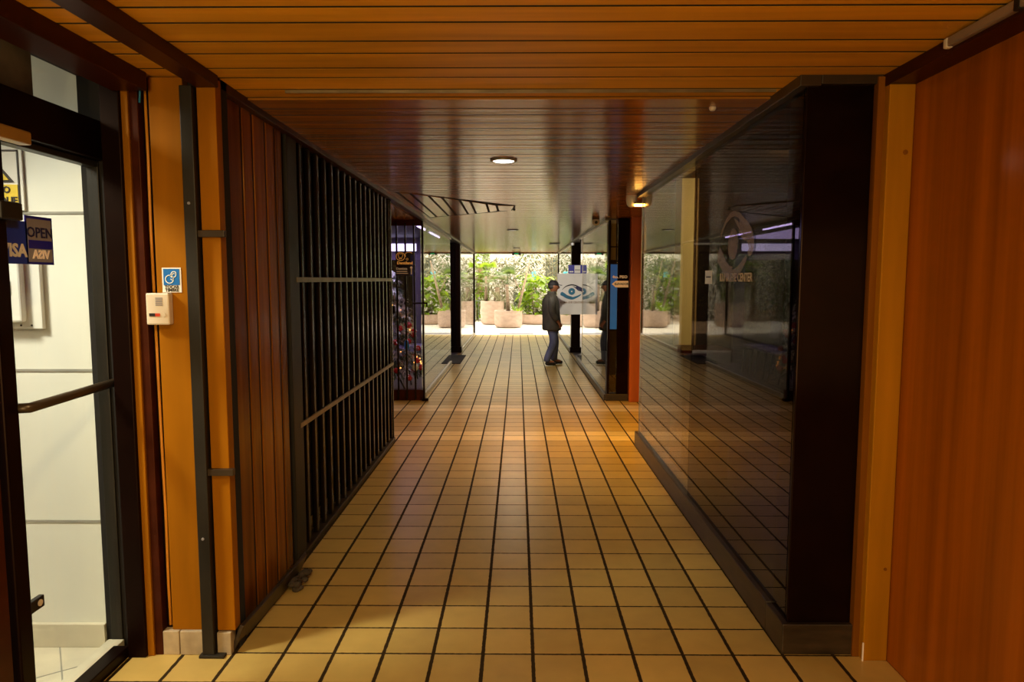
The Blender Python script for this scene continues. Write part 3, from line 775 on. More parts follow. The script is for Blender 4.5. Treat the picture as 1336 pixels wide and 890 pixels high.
# ------------------------------------------------------------------ left recess and dental shop
XS = -1.262
struct(box('ceiling_recess_left', 'ceil', (-4, -1.31, 6.74, 9.0, 2.372, 2.40)))
struct(MB().box(-4.2, XS, 8.96, 9.04, 2.30, 2.41).build('trim_14', 'darkred'), 'dark header beam above barred dental shop front', 'trim')
struct(MB().box(-4.2, XS+.02, 8.95, 9.06, 0, .14).build('baseboard_dental', 'darkred', bevel=.003), 'dark brown kick board of the barred dental shop front', 'baseboard')
w6 = empty('window_6', (-2, 9, .1)); struct(w6, 'front glass of the dental shop behind upright bars', 'window')
MB().box(-4.2, XS-.02, 9.02, 9.028, .14, 2.30).build('pane', 'g_clear', w6)
sg = empty('dental_grille', (-1.9, 8.93, 0), 'black barred gate in front of the lilac-lit dental shop', 'grille')
for i in range(24):
    xv = -1.244 - .1125*i
    MB().box(xv-.011, xv+.011, 8.92, 8.95, .02, 2.33).build('bar', 'bar', sg, bevel=.003)
MB().box(-1.255, -1.233, 8.90, 8.96, .0, 2.36).build('end_post', 'blackfr', sg, bevel=.003)
MB().box(-1.38, -1.19, 8.905, 8.92, 1.285, 1.305).build('bolt_bar', 'blackfr', sg)
MB().box(-1.20, -1.185, 8.905, 8.92, 1.25, 1.305).build('bolt_handle', 'blackfr', sg)
MB().box(-1.27, -1.19, 8.90, 8.98, 0, .035).build('foot_block', 'blackfr', sg, bevel=.004)
MB().box(-1.66, -1.61, 8.90, 8.925, 1.16, 1.26).build('lock_box', 'blackfr', sg, bevel=.004)
# sign on the gate
ds = empty('dental_sign', (-1.47, 8.90, 1.65), 'dark Dentiland sign with orange tooth outline on the barred gate', 'sign')
MB().box(-1.590, -1.350, 8.895, 8.915, 1.790, 1.965).build('logo_board', 'sign_dk', ds, bevel=.003)
MB().box(-1.590, -1.370, 8.895, 8.915, 1.650, 1.786).build('text_board', 'sign_dk', ds, bevel=.003)
MB().box(-1.405, -1.370, 8.893, 8.896, 1.652, 1.70).build('blue_corner', 'indigo', ds)
MB().box(-1.395, -1.352, 8.893, 8.896, 1.795, 1.92).build('blue_flash', 'indigo', ds)
om = MB(); fm = FRONT(-1.47, 8.892, 1.90)
def circ(cx, cy, r, n=20, a0=0, a1=2*pi, sy=1.0): return [(cx+r*cos(a0+(a1-a0)*k/n), cy+r*sy*sin(a0+(a1-a0)*k/n)) for k in range(n+1)]
pts = circ(-.055, 0, .056, sy=.95); stroke(om, pts, [.006]*len(pts), fm)
pts = circ(.055, .02, .05, 14, .2*pi, 1.2*pi, .7); stroke(om, pts, [.005]*len(pts), fm)
pts = curve([(-.085,.025),(-.07,.04),(-.055,.03),(-.04,.04),(-.025,.02),(-.035,-.01),(-.045,-.035),(-.055,-.012),(-.066,-.035),(-.078,-.005),(-.085,.025)], 40); stroke(om, pts, [.0045]*len(pts), fm)
pts = circ(.03, -.035, .013, 12); stroke(om, pts, [.004]*len(pts), fm)
add_text(om, 'Dentiland', .052, FRONT(-1.47, 8.892, 1.815), bold=.0012)
om.build('orange_outline', 'sign_or', ds)
tx = MB(); add_text(tx, 'Dentista', .042, FRONT(-1.512, 8.893, 1.742), bold=.001); 
for i, zz in enumerate((1.706, 1.682)): tx.box(-1.58, -1.43 if i else -1.44, 8.892, 8.894, zz-.004, zz+.004)
tx.build('small_text', 'cream', ds)
ar = MB(); ar.box(-1.393, -1.381, 8.892, 8.895, 1.668, 1.755); ar.prism([(-1.408,8.892,1.75),(-1.366,8.892,1.75),(-1.387,8.892,1.778)], (0,.003,0)); ar.build('up_arrow', 'cream', ds)

# corridor-side glass of the dental shop
w7 = empty('window_7', (XS, 11.6, .05)); struct(w7, 'clear glass side wall of the dental shop', 'window')
MB().box(XS-.028, XS-.02, 9.06, 12.95, .05, 2.35).build('pane', 'g_clear', w7)
MB().box(XS-.05, XS, 9.06, 12.95, 0, .055).build('sill', 'alu', w7, bevel=.003)
MB().box(XS-.06, XS+.03, 8.96, 14.95, 2.375, 2.412).build('head_channel', 'bronze', w7)
MB().box(XS-.05, XS, 9.06, 12.95, 2.350, 2.376).build('head_strip', 'alu', w7)
struct(MB().box(-1.49, -1.38, 14.96, 15.16, 0, 2.40).box(-1.375,-1.265,14.94,15.14,0,2.40).box(-1.51,-1.245,14.90,15.18,0,.13).build('wall_far_pillar_left', 'blackfr', bevel=.004), 'black pillar between the two glass walls on the left', 'pillar')
w8 = empty('window_8', (-1.28, 17.5, .05)); struct(w8, 'last glass pane of the left side before the courtyard', 'window')
MB().box(-1.288, -1.28, 15.17, 19.9, .06, 2.36).build('pane', 'g_clear', w8)
MB().box(-1.33, -1.255, 19.86, 19.94, 0, 2.40).build('mullion', 'blackfr', w8)
MB().box(-1.31, -1.26, 15.2, 19.9, 0, .05).build('sill', 'alu', w8)
MB().box(-1.32, -1.24, 15.0, 19.95, 2.375, 2.412).build('head_channel', 'bronze', w8)
MB().box(-1.31, -1.26, 15.2, 19.86, 2.352, 2.376).build('head_strip', 'alu', w8)
# dental shop shell
struct(box('floor_dental', 'shopfloor', (-7, -1.31, 9.04, 20.3, -.02, .004)))
struct(box('ceiling_dental', 'dceil', (-7, -1.325, 9.04, 15.1, 2.40, 2.48)))
struct(box('ceiling_far_left', 'darkred', (-7, -1.325, 15.1, 20.36, 2.40, 2.48)))
struct(box('wall_dental_left', 'shopdark', (-7.1, -7, 6.7, 20.3, 0, 2.6)))
w9 = empty('window_9', (-3, 15.1, 0)); struct(w9, 'rear glass of the dental shop with dark mullions', 'window')
MB().box(-7, -1.49, 15.04, 15.048, .05, 2.36).build('pane', 'g_rear', w9)
for xv in (-3.45, -5.2, -6.6): MB().box(xv-.03, xv+.03, 15.0, 15.08, 0, 2.40).build('mullion', 'blackfr', w9)
struct(MB().box(-3.2, -1.80, 13.2, 13.3, 1.98, 2.40).build('wall_dental_bulkhead', 'shopwall'), 'lilac bulkhead hanging inside the dental shop', 'wall')
struct(MB().box(-2.02, -1.82, 13.12, 13.2, 0, 1.98).build('door_2', 'partition', bevel=.004), 'grey-violet door leaf inside the dental shop', 'door')
lp_ = empty('light_box', (-2.4, 13.1, 2.14), 'bright lilac light box high on the dental shop partition', 'light')
MB().box(-2.95, -1.93, 13.15, 13.2, 2.13, 2.30).build('housing', 'shopwall', lp_)
MB().box(-2.93, -1.95, 13.14, 13.15, 2.145, 2.285).build('diffuser', 'lilacbox', lp_)
for k_, (a, b_, lab) in enumerate(((9.25, 10.55, 'nearer lilac tube light along the dental shop window head'), (11.1, 12.45, 'farther lilac tube light along the dental shop window head'))):
    tl = empty('tube_light', (-1.42, a, 2.37), lab, 'light', 'tube lights in the dental shop')
    MB().box(-1.45, -1.40, a, b_, 2.372, 2.40).build('fitting', 'whitepl', tl)
    MB().tube([(-1.425,a+.02,2.36),(-1.425,b_-.02,2.36)], .013, 8).build('tube', 'lilac', tl, smooth=True)

# waiting chairs in the dental shop
def make_chair(x, y, lab):
    c = empty('waiting_chair', (x, y, 0.004), lab, 'chair', 'waiting chairs in the dental shop')
    MB().box(x-.22, x+.22, y-.22, y+.22, .43, .48).build('seat', 'chairs', c, bevel=.02)
    bk = MB(); bk.prism([(x-.22,y-.20,.60),(x-.25,y-.20,.60),(x-.30,y-.20,.88),(x-.27,y-.20,.88)], (0,.40,0)); bk.build('backrest', 'chairs', c, bevel=.01)
    for sx in (-1, 1):
        for sy in (-1, 1):
            p = [(x+sx*.17, y+sy*.19, .43), (x+sx*.23, y+sy*.21, .006)]
            MB().tube(p, .012, 8).build('leg', 'chairm', c, smooth=True)
    for sy in (-1,1): MB().tube([(x-.19,y+sy*.19,.45),(x-.24,y+sy*.19,.62),(x-.28,y+sy*.19,.86)], .011, 8).build('back_post', 'chairm', c, smooth=True)
    return c
make_chair(-1.85, 10.45, 'waiting chair nearest the barred front of the dental shop')
make_chair(-1.85, 11.1, 'middle waiting chair in the row inside dental shop')
make_chair(-1.85, 11.75, 'waiting chair nearest the lilac bulkhead in dental shop')

# ------------------------------------------------------------------ decorated fir
def fir(x, y):
    t = empty('christmas_tree', (x, y, 0), 'flocked christmas tree with red and white baubles behind the barred gate', 'christmas tree')
    random.seed(11)
    g = MB(); s_ = MB()
    H = 1.72; z0 = .42
    MB().tube([(x,y,.05),(x,y,H-.05)], [.025,.008], 8).build('trunk', 'trunk', t, smooth=True)
    for sgn in range(3):
        a = 2*pi*sgn/3+.4
        MB().tube([(x,y,.42),(x+.20*cos(a),y+.20*sin(a),.012)], .014, 8).build('stand_leg', 'chairm', t, smooth=True)
    balls = []
    for li in range(13):
        f = li/12
        z = z0 + (H-z0)*f
        R = .40*(1-f)**.8 + .06
        nb = int(13*(1-f)+5)
        for b in range(nb):
            a = 2*pi*b/nb + li*.7 + random.uniform(-.15,.15)
            tip = Vector((x+R*cos(a), y+R*sin(a), z-.10*(1-f)-.03+random.uniform(-.03,.03)))
            base = Vector((x, y, z+.03))
            snowy = random.random() < .25 + .6*f
            for q in range(12):
                tt = .25+.75*q/11
                p = base.lerp(tip, tt)
                for w in range(7):
                    dd = (tip-base).normalized()*.6 + Vector((random.uniform(-1,1), random.uniform(-1,1), random.uniform(-.5,.7)))*.7
                    (s_ if (snowy and random.random() < .7) else g).leaf(p, dd, (0,0,1), random.uniform(.06,.10), .028, .2, 1)
            if random.random() < .30: balls.append((tip+Vector((0,0,-.035)), random.random()))
    g.build('needles', 'xmas', t); s_.build('flocking', 'snow', t)
    for p, r in balls[:34]:
        MB().ball(p, .042 if r < .6 else .048, 10).build('bauble', 'redball' if r < .6 else 'whiteball', t, smooth=True)
    ll = MB()
    for i in range(60):
        f = random.random()**1.6; z = z0-.05 + (H-z0)*.75*f; a = random.uniform(0, 2*pi); R = .40*(1-.75*f)**.85+.03
        ll.ball((x+R*cos(a), y+R*sin(a), z), .009, 6)
    fl_ = ll.build('fairy_lights', 'orlamp', t); fl_['kind'] = 'stuff'
    bb = MB(); bb.ball((x+.26,y-.26,.70), .05, 10, (.7,.6,1.5)); bb.build('blue_ornament', 'royal', t, smooth=True)
    return t
fir(-1.80, 9.62)

# ------------------------------------------------------------------ ceiling fittings
def downlight(y, x, r, on, lab):
    d = empty('downlight', (x, y, 2.395), lab, 'light', 'recessed downlights in the board ceiling')
    MB().lathe([(r,.0),(r+.004,-.008),(r-.012,-.014),(r-.02,-.004)], (x,y,2.402), 28).build('trim_ring', 'bronze' if not on else 'alu', d, smooth=True)
    MB().lathe([(r-.018,-.004),(r-.02,-.010),(.001,-.012)], (x,y,2.402), 28).build('diffuser', on and 'led' or 'ledoff', d, smooth=True)
downlight(4.67, -.098, .088, True, 'lit round downlight nearest the viewer in the board ceiling')
downlight(11.08, -.087, .088, False, 'middle unlit round downlight in the board ceiling')
downlight(17.38, -.04, .088, False, 'farthest round downlight just before the courtyard')
vn = empty('air_vent', (.80, 15.2, 2.39), 'dark slotted air vent in the ceiling near the courtyard', 'vent')
MB().box(.69, .915, 15.0, 15.42, 2.392, 2.402).build('frame', 'greymetal', vn)
sl = MB()
for i in range(6): sl.box(.70, .905, 15.03+.065*i, 15.06+.065*i, 2.388, 2.393)
sl.build('slats', 'ink', vn)
dc = empty('dome_camera', (1.02, 8.9, 2.30), 'small round ceiling camera beside the far right glass', 'camera')
MB().lathe([(.05,0),(.05,-.025),(.03,-.03)], (1.005,8.95,2.402), 18).build('base', 'bronze', dc, smooth=True)
MB().ball((1.005,8.94,2.345), .048, 14).build('ball', 'plastic', dc, smooth=True)
MB().lathe([(.020,-.050),(.020,-.040)], (1.005,8.94,2.335), 14, 'Y').build('lens', 'ink', dc, smooth=True)
ex = empty('exit_light', (-.05, 20.2, 2.30), 'small green emergency exit light hanging at the courtyard end', 'light')
MB().box(-.16, .06, 20.18, 20.24, 2.335, 2.401).build('body', 'darkpl', ex, bevel=.004)
MB().box(-.11, .01, 20.172, 20.18, 2.345, 2.378).build('green_face', 'exitgreen', ex)
for xv in (-.15, .05): MB().lathe([(.001,-.03),(.03,-.02),(.034,.0)], (xv,20.19,2.345), 14, 'Y').build('lamp_head', 'darkpl', ex, smooth=True)
sd = tag(MB().lathe([(.016,0),(.016,-.01),(.010,-.018)], (.905,3.27,2.402), 14).build('sprinkler', 'plastic', smooth=True), 'tiny pale disc on the ceiling boards near the glass wall', 'detector')
sp_ = empty('spotlight', (1.20, 14.5, 2.3), 'small warm spotlight at the head of the far right pillar', 'light')
MB().box(1.10, 1.19, 14.55, 14.62, 2.325, 2.374).build('body', 'plastic', sp_, bevel=.006)
MB().lathe([(.001,-.012),(.025,-.010),(.028,0)], (1.145,14.55,2.35), 14, 'Y').build('lens', 'ledoff', sp_, smooth=True)

# door mats
m1 = tag(MB().box(-1.56, -1.10, 12.9, 14.35, 0.0, .014).build('door_mat', 'matt', bevel=.004), 'black rubber door mat beside the left pillar', 'mat')
m2 = tag(MB().box(1.24, 1.66, 12.9, 14.3, 0.003, .016).build('door_mat', 'matt', bevel=.004), 'black rubber door mat by the far right pillar', 'mat')
dg_ = tag(MB().box(-.55, .45, 20.0, 20.5, 0, .012).build('drain_grate', 'greysign'), 'pale grey drain grate set in the courtyard paving', 'grate')

# ------------------------------------------------------------------ the man
def skin_obj(name, verts, edges, radii, m, parent, sub=2, root=0):
    me = bpy.data.meshes.new(name)
    org = wloc(parent)
    me.from_pydata([tuple(Vector(v)) for v in verts], edges, [])
    o = bpy.data.objects.new(name, me); COL.objects.link(o)
    md = o.modifiers.new('skin', 'SKIN'); md.use_smooth_shade = True; md.branch_smoothing = .4
    for i, r in enumerate(radii):
        sv = me.skin_vertices[0].data[i]
        sv.radius = (r, r) if not isinstance(r, tuple) else r
        sv.use_root = (i == root)
    sd_ = o.modifiers.new('sub', 'SUBSURF'); sd_.levels = sub; sd_.render_levels = sub
    me.materials.append(m)
    dg = bpy.context.evaluated_depsgraph_get()
    me2 = bpy.data.meshes.new_from_object(o.evaluated_get(dg))
    bpy.data.objects.remove(o)
    me2.name = name
    return me2

def man(x, y):
    p = empty('person', (x, y, 0), 'person in black cap, dark jacket and jeans standing beside the glass wall', 'person')
    # local space: faces +X; y- is the side towards the viewer
    V, E, R = [], [], []
    def add(v, r, link=None):
        V.append(v); R.append(r)
        if link is not None: E.append((link, len(V)-1))
        return len(V)-1
    pel = add((-.02,0,.84), .135)
    sp1 = add((-.02,0,.98), .135, pel); sp2 = add((-.03,0,1.14), .15, sp1); sp3 = add((-.02,0,1.27), .12, sp2)
    nk = add((.0,0,1.345), .056, sp3); hd0 = add((.025,0,1.40), .058, nk)
    hands = {}
    for s in (-1, 1):
        hip = add((-.02+.015*-s,s*.085,.80), .088, pel)
        kx, fx = ((.03,-.085) if s < 0 else (.10,.10))
        kn_ = add((kx,s*.09,.44), .060, hip); an = add((fx-.02,s*.09,.085), .042, kn_)
        toe = add((fx+.12,s*.095,.045), .036, an)
        sh = add((-.02,s*.165,1.25), .062, sp3)
        el = add((-.085 if s < 0 else -.06,s*.235,1.01), .047, sh)
        wr = add((.055 if s < 0 else .05,s*.225,.84), .030, el)
        pm_ = add((.085 if s < 0 else .08,s*.215,.79), .036, wr)
        hands[s] = pm_
        for j in range(4):
            a = add((.105+.012*j-.01, s*(.215-.0), .755-.0+.008*j), .0105, pm_)
            b = add((.112+.013*j-.01, s*(.205), .722+.008*j), .0095, a)
            add((.100+.012*j-.01, s*.195, .700+.008*j+(.006 if j in (0,3) else 0)), .0085, b)
        tb_ = add((.115,s*.195,.79), .012, pm_); add((.135,s*.185,.765), .010, tb_)
    body = skin_obj('body', V, E, R, M_['skin'], p, 2, 0)
    bm = bmesh.new(); bm.from_mesh(body)
    # head with face, grown round the top of the neck
    hb = bmesh.new()
    bmesh.ops.create_uvsphere(hb, u_segments=28, v_segments=20, radius=1)
    for v in hb.verts:
        c = v.co.copy()
        xx, yy, zz = c.x*.092, c.y*.072, c.z*.112
        if c.z < -.2: xx *= 1-.12*(-c.z-.2); yy *= 1-.25*(-c.z-.2)
        if c.x > .75 and -.35 < c.z < .15: xx += .026*(1-abs(c.y)*3.2 if abs(c.y) < .31 else 0)*(.7 if c.z > -.05 else 1)
        if c.x > .6 and abs(c.z-.08) < .16 and .18 < abs(c.y) < .55: xx -= .007
        if c.x > .5 and abs(c.z+.58) < .07 and abs(c.y) < .35: xx -= .006
        if c.x > .4 and c.z < -.75: xx += .014
        if abs(c.y) > .9 and abs(c.z+.02) < .28 and abs(c.x+.05) < .25: yy += .012*(1 if c.y > 0 else -1)
        v.co = Vector((xx+.035, yy, zz+1.475))
    me_h = bpy.data.meshes.new('h'); hb.to_mesh(me_h); hb.free()
    bm.from_mesh(me_h); bm.to_mesh(body); bm.free()
    body.materials.clear(); body.materials.append(M_['skin'])
    for q in body.polygons: q.use_smooth = True
    bo = bpy.data.objects.new('body', body); COL.objects.link(bo); bo.parent = p
    def garment(name, V, E, R, m, sub=2):
        me = skin_obj(name, V, E, R, m, p, sub, 0)
        o = bpy.data.objects.new(name, me); COL.objects.link(o); o.parent = p
        for q in me.polygons: q.use_smooth = True
        return o
    # jacket, hem below the hips
    jk = MB()
    secs = [(.655,.0,.150,.190),(.66,.0,.178,.215),(.70,.0,.182,.218),(.80,-.003,.172,.208),(.95,-.012,.163,.200),(1.08,-.022,.166,.205),(1.19,-.028,.160,.205),(1.26,-.026,.135,.185),(1.31,-.018,.105,.13),(1.35,-.004,.075,.082)]
    rings = []
    for (z, cx, rx, ry) in secs:
        rings.append([jk.b.verts.new((cx+rx*cos(2*pi*k/24)*(1+.03*sin(5*k+z*30)), ry*sin(2*pi*k/24)*(1+.03*cos(4*k+z*23)), z)) for k in range(24)])
    for i in range(len(rings)-1):
        for k in range(24): jk.b.faces.new((rings[i][k], rings[i][(k+1)%24], rings[i+1][(k+1)%24], rings[i+1][k]))
    jk.b.faces.new(rings[0][::-1]); jk.b.faces.new(rings[-1])
    for s in (-1,1):
        jk.tube([(-.03,s*.10,1.295),(-.035,s*.165,1.255),(-.055,s*.215,1.14),(-.065,s*.232,1.02),(-.02,s*.232,.93),(.045,s*.228,.865),(.052,s*.228,.857)], [.05,.078,.072,.066,.062,.052,.044], 14)
    jo = jk.build('jacket', M_['jacket'], None, smooth=True); jo.parent = p
    sbm = jo.modifiers.new('sub', 'SUBSURF'); sbm.levels = 1; sbm.render_levels = 1
    cl = MB(); cl.lathe([(.082,1.315),(.086,1.35),(.080,1.385),(.072,1.385),(.07,1.33)], (0.0,0,0), 20)
    o = cl.build('collar', M_['jacket'], None, smooth=True); o.parent = p
    # jeans: seat and two legs, hems resting on the shoes
    jn = MB()
    jn.lathe([(.10,.90),(.128,.84),(.138,.76),(.120,.70),(.05,.66)], (-.015,0,0), 20)
    for v in jn.b.verts: v.co.y *= 1.25
    for s in (-1,1):
        kx, fx = ((.03,-.095) if s < 0 else (.10,.09))
        jn.tube([(-.015,s*.080,.80),((-.02+kx)/2,s*.086,.60),(kx,s*.09,.44),((kx+fx-.02)/2-.008,s*.09,.27),(fx-.022,s*.09,.12),(fx-.018,s*.09,.07)], [.100,.094,.078,.070,.066,.068], 16)
    jo = jn.build('jeans', M_['denim'], None, smooth=True); jo.parent = p
    sbm = jo.modifiers.new('sub', 'SUBSURF'); sbm.levels = 1; sbm.render_levels = 1
    for s in (-1,1):
        fx = -.095 if s < 0 else .09
        V, E, R = [], [], []
        a = add((fx-.06,s*.095,.048), .046); b = add((fx+.03,s*.095,.046), .046, a); c = add((fx+.11,s*.095,.040), .040, b); add((fx+.155,s*.095,.034), .032, c)
        garment('shoe', V, E, R, M_['shoe'])
    # cap with peak, hair below it
    cp = MB()
    cp.ball((.025,0,1.505), .105, 16, (1.0,.80,.86))
    for v in list(cp.b.verts):
        if v.co.z < 1.495: v.co.z = 1.495
    pk = [(.06,-.075,1.498),(.125,-.066,1.500),(.185,-.035,1.492),(.198,0,1.490),(.185,.035,1.492),(.125,.066,1.500),(.06,.075,1.498)]
    cp.prism(pk, (0,0,.010))
    o = cp.build('cap', M_['capm'], None, smooth=False); o.parent = p
    for q in o.data.polygons: q.use_smooth = True
    md = o.modifiers.new('es', 'EDGE_SPLIT'); md.split_angle = radians(40)
    hr = MB(); hr.ball((-.003,0,1.475), .082, 14, (.90,.93,.75)); o = hr.build('hair', M_['hair'], None, smooth=True); o.parent = p
    p.rotation_euler.z = radians(12)
    p.location.z = .0
    return p
man(.63, 12.75)

# ------------------------------------------------------------------ courtyard
struct(box('wall_courtyard', 'courtwall', (-14, 14, 30.0, 30.4, 0, 7)))
struct(box('wall_courtyard_left', 'courtwall', (-14.2, -14, 20, 30.4, 0, 4)))
struct(box('wall_courtyard_right', 'courtwall', (14, 14.2, 20, 30.4, 0, 4)))
struct(MB().box(-14, 14, 27.2, 27.9, 2.62, 3.1).build('trim_15', 'courtwall'), 'white horizontal beam across the courtyard', 'beam')
for i, xv in enumerate((-1.28, 3.4, -6.2, 7.5)):
    struct(MB().box(xv-.13, xv+.13, 27.3, 27.6, 0, 2.62).build('trim_%d' % (16+i), 'courtwall'))
for i, (a, b_, z0, z1, m) in enumerate(((-2.15,-1.95,.9,2.3,'courtdark'),(-1.75,-1.55,1.0,2.3,'brownshut'),(1.2,2.6,1.5,2.55,'courtdark'),(3.8,5.4,1.2,2.5,'courtdark'),(-5.5,-3.6,.3,2.4,'courtdark'),(-9.5,-7.0,.3,2.4,'courtdark'),(-.2,.5,.4,1.0,'courtdark'))):
    struct(MB().box(a, b_, 29.9, 30.02, z0, z1).build('window_%d' % (20+i), m))
struct(box('wall_courtyard_dark', 'shopdark', (-14, -4.2, 26.4, 26.6, 0, 3.2)))
struct(box('wall_dental_side', 'shopdark', (-7.1, -4.1, 8.97, 9.05, 0, 2.6)))
rl = empty('railing', (-1.75, 26.0, 0), 'dark metal railing between the planters in the courtyard', 'railing')
MB().box(-3.2, -1.2, 26.0, 26.04, .78, .82).build('top_rail', 'courtdark', rl)
for i in range(17): MB().box(-3.2+.12*i, -3.18+.12*i, 26.01, 26.03, 0, .80).build('baluster', 'courtdark', rl)

def planter(x, y, R, h, lab, low=False):
    p = empty('planter', (x, y, 0), lab, 'planter', 'cast stone planters in the courtyard')
    prof = [(R*.72,0),(R*.90,.05*h),(R*.975,.18*h),(R,.35*h),(R,h-.012),(R-.01,h),(R-.055,h),(R-.065,h-.02),(R-.065,h-.10),(.01,h-.11)]
    MB().lathe(prof, (x,y,0), 40).build('bowl', 'planter', p, autos=35)
    MB().lathe([(.01,h-.05),(R-.064,h-.06),(R-.064,h-.10),(.01,h-.10)], (x,y,0), 32).build('soil', 'soil', p)
    return p
random.seed(5)
def strap_plant(x, y, z, n, L, w, m, lab, up=.9, name='strap_leaf_plant', cat='plant', droop=.35):
    t = empty(name, (x, y, z), lab, cat, 'courtyard plants')
    b = MB()
    for i in range(n):
        a = random.uniform(0, 2*pi); e = random.uniform(.35, 1.0)
        d = (cos(a)*(1-e*up), sin(a)*(1-e*up), e)
        b.leaf((x+.08*cos(a), y+.08*sin(a), z), d, (0,0,1) if abs(d[2]) < .9 else (sin(a),cos(a),0), L*random.uniform(.6,1.05), w*random.uniform(.7,1.1), droop*random.uniform(.3,1.3), 6)
    b.build('leaves', m, t, smooth=True)
    return t
def palm(x, y, z, h, n, L, m, lab, r=.09, lean=(0,0)):
    t = empty('palm', (x, y, z), lab, 'palm', 'courtyard plants')
    top = Vector((x+lean[0], y+lean[1], z+h))
    MB().tube([(x,y,z),(x+lean[0]*.4,y+lean[1]*.4,z+h*.5),tuple(top)], [r*1.4,r,r*.8], 10).build('trunk', 'trunk', t, smooth=True)
    b = MB()
    for i in range(n):
        a = 2*pi*i/n + random.uniform(-.2,.2); e = random.uniform(.0, 1.0)
        d = Vector((cos(a)*(1-.6*e), sin(a)*(1-.6*e), .15+e)).normalized()
        stem_end = top + d*L*.55
        b.tube([tuple(top), tuple(stem_end)], .008, 4)
        side = d.cross(Vector((0,0,1))).normalized(); upv = side.cross(d)
        for q in range(15):
            th_ = (q-7)/7*1.35
            dd = d*cos(th_) + side*sin(th_)
            b.leaf(stem_end, dd, upv, L*.5*(1-.25*abs(th_)/1.35), .035, .35, 3)
    b.build('fronds', m, t)
    return t
def bush(x, y, z, rx, rz, n, Ls, m, lab, name='leafy_bush', wide=.45):
    t = empty(name, (x, y, z), lab, 'plant', 'courtyard plants')
    st_ = MB(); b = MB()
    for i in range(9):
        a = random.uniform(0,2*pi); rr = random.uniform(.1,.7)*rx
        st_.tube([(x+.05*cos(a),y+.05*sin(a),z),(x+rr*.6*cos(a),y+rr*.6*sin(a),z+rz*.5),(x+rr*cos(a),y+rr*sin(a),z+rz*random.uniform(.8,1.0))], [.014,.01,.005], 5)
    st_.build('stems', 'bark', t, smooth=True)
    for i in range(n):
        a = random.uniform(0,2*pi); rr = rx*sqrt(random.random()); zz = z + rz*random.uniform(.02,1)
        d = (cos(a+random.uniform(-1,1)), sin(a+random.uniform(-1,1)), random.uniform(-.3,.9))
        L = Ls*random.uniform(.6,1.2)
        b.leaf((x+rr*cos(a), y+rr*sin(a), zz), d, (0,0,1), L, L*wide, .5, 3)
    b.build('leaves', m, t, smooth=True)
    return t
def thin_tree(x, y, z, lean, h, lab, m):
    t = empty('slender_tree', (x, y, z), lab, 'tree', 'courtyard plants')
    tk = MB(); tk.tube([(x,y,z),(x+lean*.45,y,z+h*.45),(x+lean,y,z+h)], [.05,.04,.022], 8)
    tk.tube([(x+lean*.35,y,z+h*.35),(x+lean*.2-.25,y,z+h*.7)], [.025,.012], 6)
    tk.build('trunk', 'bark', t, smooth=True)
    b = MB()
    for i in range(170):
        a = random.uniform(0,2*pi); rr = .75*sqrt(random.random())
        b.leaf((x+lean+rr*cos(a), y+rr*sin(a), z+h*random.uniform(.72,1.15)), (cos(a),sin(a),random.uniform(-.4,.5)), (0,0,1), random.uniform(.10,.2), .05, .6, 2)
    b.build('leaves', m, t, smooth=True)
    return t

planter(-.33, 22.95, .47, .57, 'low stone bowl planter with a palm at the courtyard centre')
palm(-.33, 22.95, .5, .95, 9, .85, M_['leaf'], 'thick-trunked small palm in the central stone bowl', .055, (-.05,0))
thin_tree(-.02, 23.15, .5, .42, 1.75, 'slender leaning tree at the back of the central stone bowl', M_['leafp'])
strap_plant(-.02, 22.75, .52, 22, .42, .05, M_['leafb'], 'bright green bromeliad in the central stone bowl', .55)
planter(-.93, 24.55, .42, .84, 'tall stone cylinder planter left of the central bowl')
palm(-.75, 24.6, .78, .55, 12, .75, M_['leafp'], 'shaggy pale palm in the tall cylinder planter', .10)
palm(-1.15, 24.5, .78, .95, 8, .75, M_['leafb'], 'fan palm with bright crown in the tall cylinder planter', .05)
strap_plant(-.65, 24.4, .80, 40, 1.0, .045, M_['leafp'], 'tall pale strap-leaved plant in the cylinder planter', .8)
planter(.70, 24.8, .62, .36, 'low wide stone planter right of the central bowl')
bush(.62, 24.8, .3, .55, 1.5, 240, .34, M_['leafb'], 'bright green broad-leaved bush in the low wide planter', wide=.55)
strap_plant(.9, 24.9, .32, 46, .7, .05, M_['leafp'], 'dry straw-coloured strap plant in low wide planter', .4)
planter(-2.35, 23.1, .46, .55, 'stone bowl planter behind the left glass by the tall cylinder')
thin_tree(-2.2, 23.2, .48, -.35, 1.8, 'slender leaning tree in the bowl behind left glass', M_['leaf'])
strap_plant(-2.5, 23.0, .5, 26, .8, .06, M_['leafb'], 'green strap plant in the bowl behind left glass', .7)
planter(2.35, 23.4, .5, .8, 'tall stone planter behind the person and eye centre sign')
palm(2.3, 23.4, .74, .8, 10, .85, M_['leaf'], 'green palm in the planter behind the eye centre sign', .07)
strap_plant(2.55, 23.3, .76, 40, 1.1, .05, M_['leafp'], 'pale arching plant in planter behind eye centre sign', .7)
planter(-5.4, 22.6, .75, .7, 'large stone planter seen beyond the dental shop')
palm(-5.4, 22.6, .64, .9, 13, 1.2, M_['leafd'], 'dark palm in the large planter beyond dental shop', .09)
bush(-5.0, 22.5, .6, .5, .8, 120, .22, M_['leafd'], 'dark bush in the large planter beyond dental shop')
bushes = []
where = ['at the left end of the back row', 'second from the left end of the back row', 'behind the dark courtyard railing', 'behind the tall cylinder planter', 'behind the thick-trunked palm',
         'behind the low wide planter', 'behind the person in the cap', 'behind the tall stone planter', 'right of the tall stone planter', 'near the right end of the back row', 'at the right end of the back row']
